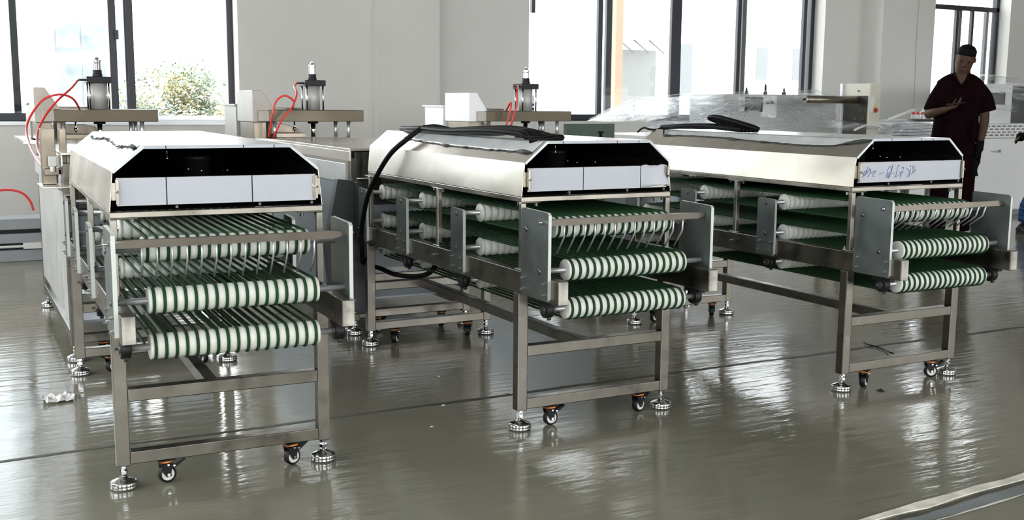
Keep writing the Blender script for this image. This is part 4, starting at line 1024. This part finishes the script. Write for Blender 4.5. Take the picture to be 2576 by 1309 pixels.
def person_one():
    px_, py_ = 7.80, 6.58
    rz = -math.atan2(px_, py_)
    T = thing('person', (px_, py_, 0), rz, 'standing person in a dark maroon short-sleeved work suit looking down at a phone', 'person')
    # body: local x = photograph's right, -y = towards the viewer
    mb = MB()
    # head, tilted forward and to the right
    hc = Vector((.015, -.03, 1.565)); ax = Vector((.20, -.30, 1)).normalized(); fx = Vector((1, .05, -.185)).normalized(); fy = ax.cross(fx).normalized()
    mb.ell([(hc - ax*.125 - fy*.035, .030, .030, fx, fy), (hc - ax*.105 - fy*.028, .050, .058, fx, fy), (hc - ax*.06 - fy*.012, .066, .078, fx, fy), (hc - ax*.01, .074, .090, fx, fy), (hc + ax*.04 + fy*.004, .076, .092, fx, fy), (hc + ax*.08 + fy*.004, .066, .080, fx, fy), (hc + ax*.105, .040, .048, fx, fy), (hc + ax*.112, .012, .014, fx, fy)], 24)
    # nose, brow, lips, ears
    mb.ell([(hc + ax*.020 - fy*.086, .008, .008, fx, fy), (hc - ax*.005 - fy*.096, .010, .012, fx, fy), (hc - ax*.022 - fy*.100, .015, .014, fx, fy), (hc - ax*.030 - fy*.090, .010, .008, fx, fy)], 10)
    for s_ in (-1, 1):
        mb.ell([(hc + fx*s_*.074 + ax*.030, .006, .012, fy, ax), (hc + fx*s_*.086 + ax*.012, .014, .026, fy, ax), (hc + fx*s_*.089 + ax*.006, .010, .020, fy, ax)], 10)
        mb.tube([hc + fx*s_*.012 + ax*.028 - fy*.083, hc + fx*s_*.045 + ax*.030 - fy*.074], .007, 8)
    mb.tube([hc - fx*.020 - ax*.056 - fy*.084, hc - ax*.054 - fy*.090, hc + fx*.020 - ax*.056 - fy*.084], .006, 8)
    # neck, trunk
    limb(mb, [(.005, .005, 1.50), (-.005, .01, 1.44), (-.01, .015, 1.36)], [.052, .055, .07])
    mb.ell([((-.02, .02, 1.39), .08, .06, X3, Y3), ((-.02, .02, 1.33), .14, .085, X3, Y3), ((-.02, .02, 1.18), .155, .105, X3, Y3), ((-.02, .02, 1.00), .140, .100, X3, Y3), ((-.02, .02, .90), .155, .110, X3, Y3), ((-.02, .02, .82), .14, .10, X3, Y3)], 24)
    # image-left arm: elbow out and forearm across to the phone
    limb(mb, [(-.13, .02, 1.33), (-.185, .02, 1.25), (-.23, .01, 1.155), (-.250, -.03, 1.110)], [.040, .045, .043, .041])
    limb(mb, [(-.250, -.03, 1.110), (-.20, -.12, 1.125), (-.10, -.19, 1.155)], [.043, .036, .025])
    hand(mb, (-.105, -.19, 1.155), (.75, -.25, .25), (-.1, -.3, 1), 1.0, 1.0, 1)
    # image-right arm hanging
    limb(mb, [(.11, .02, 1.33), (.175, .02, 1.24), (.20, .02, 1.10), (.195, .0, .98), (.180, -.02, .87)], [.038, .043, .042, .037, .027])
    # legs
    for s_ in (-1, 1):
        limb(mb, [(-.02+s_*.085, .02, .86), (-.02+s_*.095, .01, .66), (-.02+s_*.10, .02, .46), (-.02+s_*.10, .03, .30), (-.02+s_*.10, .04, .10)], [.085, .078, .058, .054, .040])
        limb(mb, [(-.02+s_*.10, .05, .05), (-.02+s_*.105, -.05, .035), (-.02+s_*.11, -.12, .028)], [.036, .036, .026])
    remesh(mb.build('body', SKIN, T, fix=False), .0065, 2)
    # eyes
    ey = MB()
    for s_ in (-1, 1): ey.ball(hc + fx*s_*.030 + ax*.012 - fy*.079, .0065, 6)
    ey.build('eyes', HAIR, T)
    # hair
    hb = MB(); hb.ell([(hc + ax*.004 + fy*.036, .075, .070, fx, fy), (hc + ax*.040 + fy*.022, .079, .084, fx, fy), (hc + ax*.062 + fy*.012, .080, .092, fx, fy), (hc + ax*.095 + fy*.0, .078, .094, fx, fy), (hc + ax*.124 + fy*.002, .056, .066, fx, fy), (hc + ax*.140, .020, .024, fx, fy)], 24)
    for q in range(9): hb.ball(hc + ax*.078 - fy*(.088-.006*abs(q-4)) + fx*(q-4)*.015 + ax*.006*(q % 2), .013, 5)
    hb.ell([(hc - ax*.075 + fy*.050, .052, .036, fx, fy), (hc - ax*.02 + fy*.042, .077, .054, fx, fy), (hc + ax*.03 + fy*.036, .078, .064, fx, fy)], 18)

    remesh(hb.build('hair', HAIR, T, fix=False), .007, 1)
    # shirt
    sb = MB()
    sb.ell([((-.015, .015, 1.435), .062, .060, X3, Y3), ((-.018, .018, 1.405), .135, .085, X3, Y3), ((-.02, .02, 1.330), .180, .110, X3, Y3), ((-.02, .02, 1.25), .195, .120, X3, Y3), ((-.022, .015, 1.10), .180, .128, X3, Y3), ((-.025, .01, .97), .190, .135, X3, Y3), ((-.025, .01, .87), .195, .135, X3, Y3)], 28)
    limb(sb, [(-.145, .02, 1.345), (-.190, .02, 1.25), (-.235, .01, 1.13)], [.064, .068, .068], 16)
    limb(sb, [(-.03, .02, 1.42), (-.10, .02, 1.395), (-.165, .02, 1.345)], [.055, .058, .060], 16)
    limb(sb, [(.02, .02, 1.42), (.08, .02, 1.395), (.135, .02, 1.345)], [.055, .058, .060], 16)
    limb(sb, [(.125, .02, 1.345), (.190, .02, 1.25), (.225, .015, 1.135)], [.064, .070, .072], 16)
    for k in range(5): limb(sb, [(-.16+k*.07, -.108, 1.08), (-.15+k*.065, -.118, .98), (-.17+k*.07, -.115, .89)], [.010, .014, .010], 8)
    remesh(sb.build('shirt', MAROON, T, fix=False), .010, 3)
    vb = MB().prism([(-.050, 1.452), (.045, 1.447), (.002, 1.345)], 1, -.118, -.100)
    vo = vb.build('neck_opening', SKIN, T)
    cb = MB(); cb.tube([(-.062, -.040, 1.462), (-.05, -.098, 1.435), (.0, -.122, 1.345)], .009, 8); cb.tube([(.055, -.035, 1.455), (.045, -.098, 1.432), (.002, -.122, 1.345)], .009, 8); cb.box(.055, .125, -.118, -.112, 1.232, 1.238)
    cb.build('collar', MAROON, T)
    # trousers
    tb_ = MB(); tb_.ell([((-.022, .015, .93), .165, .122, X3, Y3), ((-.022, .018, .84), .170, .122, X3, Y3), ((-.022, .018, .78), .165, .115, X3, Y3)], 24)
    for s_ in (-1, 1): limb(tb_, [(-.02+s_*.078, .015, .84), (-.02+s_*.090, .012, .64), (-.02+s_*.10, .02, .44), (-.02+s_*.10, .035, .10)], [.098, .092, .080, .068], 18)
    remesh(tb_.build('trousers', MAROON, T, fix=False), .011, 2)
    # gloved hanging hand and the limp glove end
    gb = MB(); limb(gb, [(.182, -.02, .89), (.178, -.02, .80)], [.034, .032])
    hand(gb, (.178, -.02, .81), (-.03, -.05, -1), (-1, -.2, 0), .35, 1.15, 1)
    limb(gb, [(.165, -.035, .72), (.150, -.04, .64), (.160, -.045, .58)], [.032, .024, .026])
    remesh(gb.build('glove', GLOVE, T, fix=False), .006, 1)
    for s_ in (-1, 1):
        ub = MB(); limb(ub, [(-.02+s_*.10, .06, .055), (-.02+s_*.105, -.04, .045), (-.02+s_*.11, -.14, .036)], [.046, .045, .034]); ub.box(-.02+s_*.105-.038, -.02+s_*.105+.038, -.165, .10, .0, .02)
        remesh(ub.build('shoe', SHOE, T, fix=False), .007, 1)
    # phone
    M = Matrix.Translation(T.location) @ Matrix.Rotation(rz, 4, 'Z')
    ph = MB().box(-.035, .035, -.070, .070, -.004, .004)
    o = ph.build('phone', BLACKP, None, .003)
    o.matrix_world = M @ Matrix.Translation((-.030, -.240, 1.203)) @ Matrix.Rotation(-1.2, 4, 'Z') @ Matrix.Rotation(.12, 4, 'X')
    tag(o, 'dark phone held in the hand of the person in maroon', 'phone')
    return T
person_one()

def person_two():
    px_, py_ = 9.02, 6.72
    rz = -math.atan2(px_, py_)
    T = thing('person', (px_, py_, 0), rz, 'partly seen person in blue jeans and dark glove at the right edge', 'person')
    mb = MB()
    mb.ell([((.25, .02, 1.50), .05, .05, X3, Y3), ((.25, .02, 1.40), .10, .07, X3, Y3), ((.25, .02, 1.34), .18, .10, X3, Y3), ((.25, .02, 1.10), .15, .105, X3, Y3), ((.25, .02, .86), .15, .11, X3, Y3)], 24)
    mb.ell([((.25, -.02, 1.50), .05, .06, X3, Y3), ((.25, -.01, 1.56), .07, .085, X3, Y3), ((.25, 0, 1.64), .076, .092, X3, Y3), ((.25, 0, 1.70), .04, .05, X3, Y3)], 20)
    mb.ball((.25, -.10, 1.60), .014, 6)
    for s_ in (-1, 1): mb.ball((.25+s_*.08, .01, 1.60), .018, 6)
    limb(mb, [(.09, .02, 1.34), (.04, .0, 1.18), (.05, -.03, 1.03)], [.053, .048, .042])
    limb(mb, [(.05, -.03, 1.03), (-.01, -.14, .96), (-.055, -.20, .935)], [.042, .036, .028])
    hand(mb, (-.055, -.20, .935), (-.7, -.3, -.15), (0, -.2, -1), .9, 1.0, -1)
    limb(mb, [(.41, .02, 1.34), (.45, .0, 1.15), (.44, -.05, .95)], [.053, .046, .036])
    hand(mb, (.44, -.05, .95), (0, -.1, -1), (-1, 0, 0), .4)
    for s_, fx_ in ((0, -.03), (1, .30)):
        limb(mb, [(.17+s_*.16, .02, .86), (.10+s_*.2, .0, .64), (.05+s_*.25, .0, .44), (fx_, .02, .10)], [.082, .075, .056, .040])
        limb(mb, [(fx_, .05, .05), (fx_-.03, -.05, .035), (fx_-.05, -.12, .028)], [.036, .036, .026])
    remesh(mb.build('body', SKIN, T, fix=False), .008, 2)
    sb = MB(); sb.ell([((.25, .02, 1.42), .12, .08, X3, Y3), ((.25, .02, 1.36), .20, .11, X3, Y3), ((.25, .02, 1.10), .18, .125, X3, Y3), ((.25, .02, .88), .185, .13, X3, Y3)], 24)
    limb(sb, [(.09, .02, 1.36), (.035, .0, 1.20)], [.07, .07]); limb(sb, [(.41, .02, 1.36), (.455, .0, 1.18)], [.07, .07])
    remesh(sb.build('shirt', MAROON, T, fix=False), .011, 2)
    hb = MB(); hb.ell([((.25, .02, 1.60), .08, .085, X3, Y3), ((.25, .01, 1.67), .082, .094, X3, Y3), ((.25, .0, 1.72), .04, .05, X3, Y3)], 20)
    remesh(hb.build('hair', HAIR, T, fix=False), .008, 1)
    jb = MB(); jb.ell([((.25, .02, .92), .165, .122, X3, Y3), ((.25, .02, .80), .165, .12, X3, Y3)], 24)
    for s_, fx_ in ((0, -.03), (1, .30)):
        limb(jb, [(.17+s_*.16, .02, .84), (.10+s_*.2, .0, .64), (.05+s_*.25, .0, .42), (fx_+.01, .02, .25), (fx_, .03, .10)], [.100, .092, .078, .080, .076], 18)
        for q in range(4): limb(jb, [(fx_-.07, -.02, .14+q*.045), (fx_, -.07, .13+q*.045), (fx_+.07, -.02, .145+q*.045)], [.010, .014, .010], 8)
    remesh(jb.build('jeans', JEANS, T, fix=False), .011, 1)
    gb = MB(); limb(gb, [(-.03, -.17, .95), (-.06, -.205, .935)], [.040, .036]); hand(gb, (-.055, -.20, .935), (-.7, -.3, -.15), (0, -.2, -1), 1.1, 1.35, -1)
    gb.ball((-.13, -.23, .905), .042, 8)
    remesh(gb.build('glove', GLOVE, T, fix=False), .007, 1)
    for s_, fx_ in ((0, -.03), (1, .30)):
        ub = MB(); limb(ub, [(fx_, .06, .055), (fx_-.03, -.04, .048), (fx_-.055, -.15, .038)], [.050, .048, .036]); ub.box(fx_-.085, fx_+.03, -.17, .10, .0, .02)
        remesh(ub.build('shoe', SHOE, T, fix=False), .008, 1)
person_two()

# ------------------------------------------------------------------ litter on the floor
rl = random.Random(2)
vs = []
for j in range(7):
    for i in range(9):
        u, w = i/8, j/6
        vs.append((.285 + u*.105 + rl.uniform(-.006, .006), 4.455 + w*.105 + u*.01 + rl.uniform(-.006, .006), .004 + .020*abs(math.sin(u*7+w*4))*math.sin(PI*min(1, max(0, w))) + rl.uniform(0, .008)))
fs = [(j*9+i, j*9+i+1, (j+1)*9+i+1, (j+1)*9+i) for j in range(6) for i in range(8)]
o = MB().add(vs, fs).build('paper_scrap', PAPER, fix=False); so = o.modifiers.new('t', 'SOLIDIFY'); so.thickness = .001
tag(o, 'crumpled white paper scrap on the floor at the far left', 'scrap')
def chip(x, y, s_, label, m=PAPER):
    vs = [(x + s_*math.cos(a)*rl.uniform(.6, 1), y + s_*math.sin(a)*rl.uniform(.6, 1), .001) for a in [k*PI/3 for k in range(6)]] + [(x, y, s_*.5), (x+s_*.3, y, s_*.4)]
    fs = [(k, (k+1) % 6, 6) for k in range(6)] + [(0, 1, 7)]
    tag(MB().add(vs, fs).build('chip', m, fix=True), label, 'debris', 'small scraps on the floor')
chip(1.837, 4.194, .010, 'tiny white fleck on the floor, farthest back of the open floor')
chip(1.671, 3.77, .012, 'white fleck lying on the floor joint')
chip(1.518, 3.53, .009, 'small pale sliver on the floor just in front of the joint')
chip(1.985, 3.83, .016, 'pale yellowish crumb beside the middle conveyor front leg', CREAM)
chip(3.40, 3.175, .022, 'dark lump on the floor beside the third conveyor caster', DARK)
tag(MB().tube(spline([(4.036, 3.891, .004), (3.995, 3.83, .008), (4.0, 3.76, .005), (3.985, 3.70, .006), (3.955, 3.655, .010), (3.965, 3.63, .004)], 6), .0035, 6).build('wire_scrap', BLACKP), 'thin black bent wire lying on the floor under the third conveyor', 'wire')
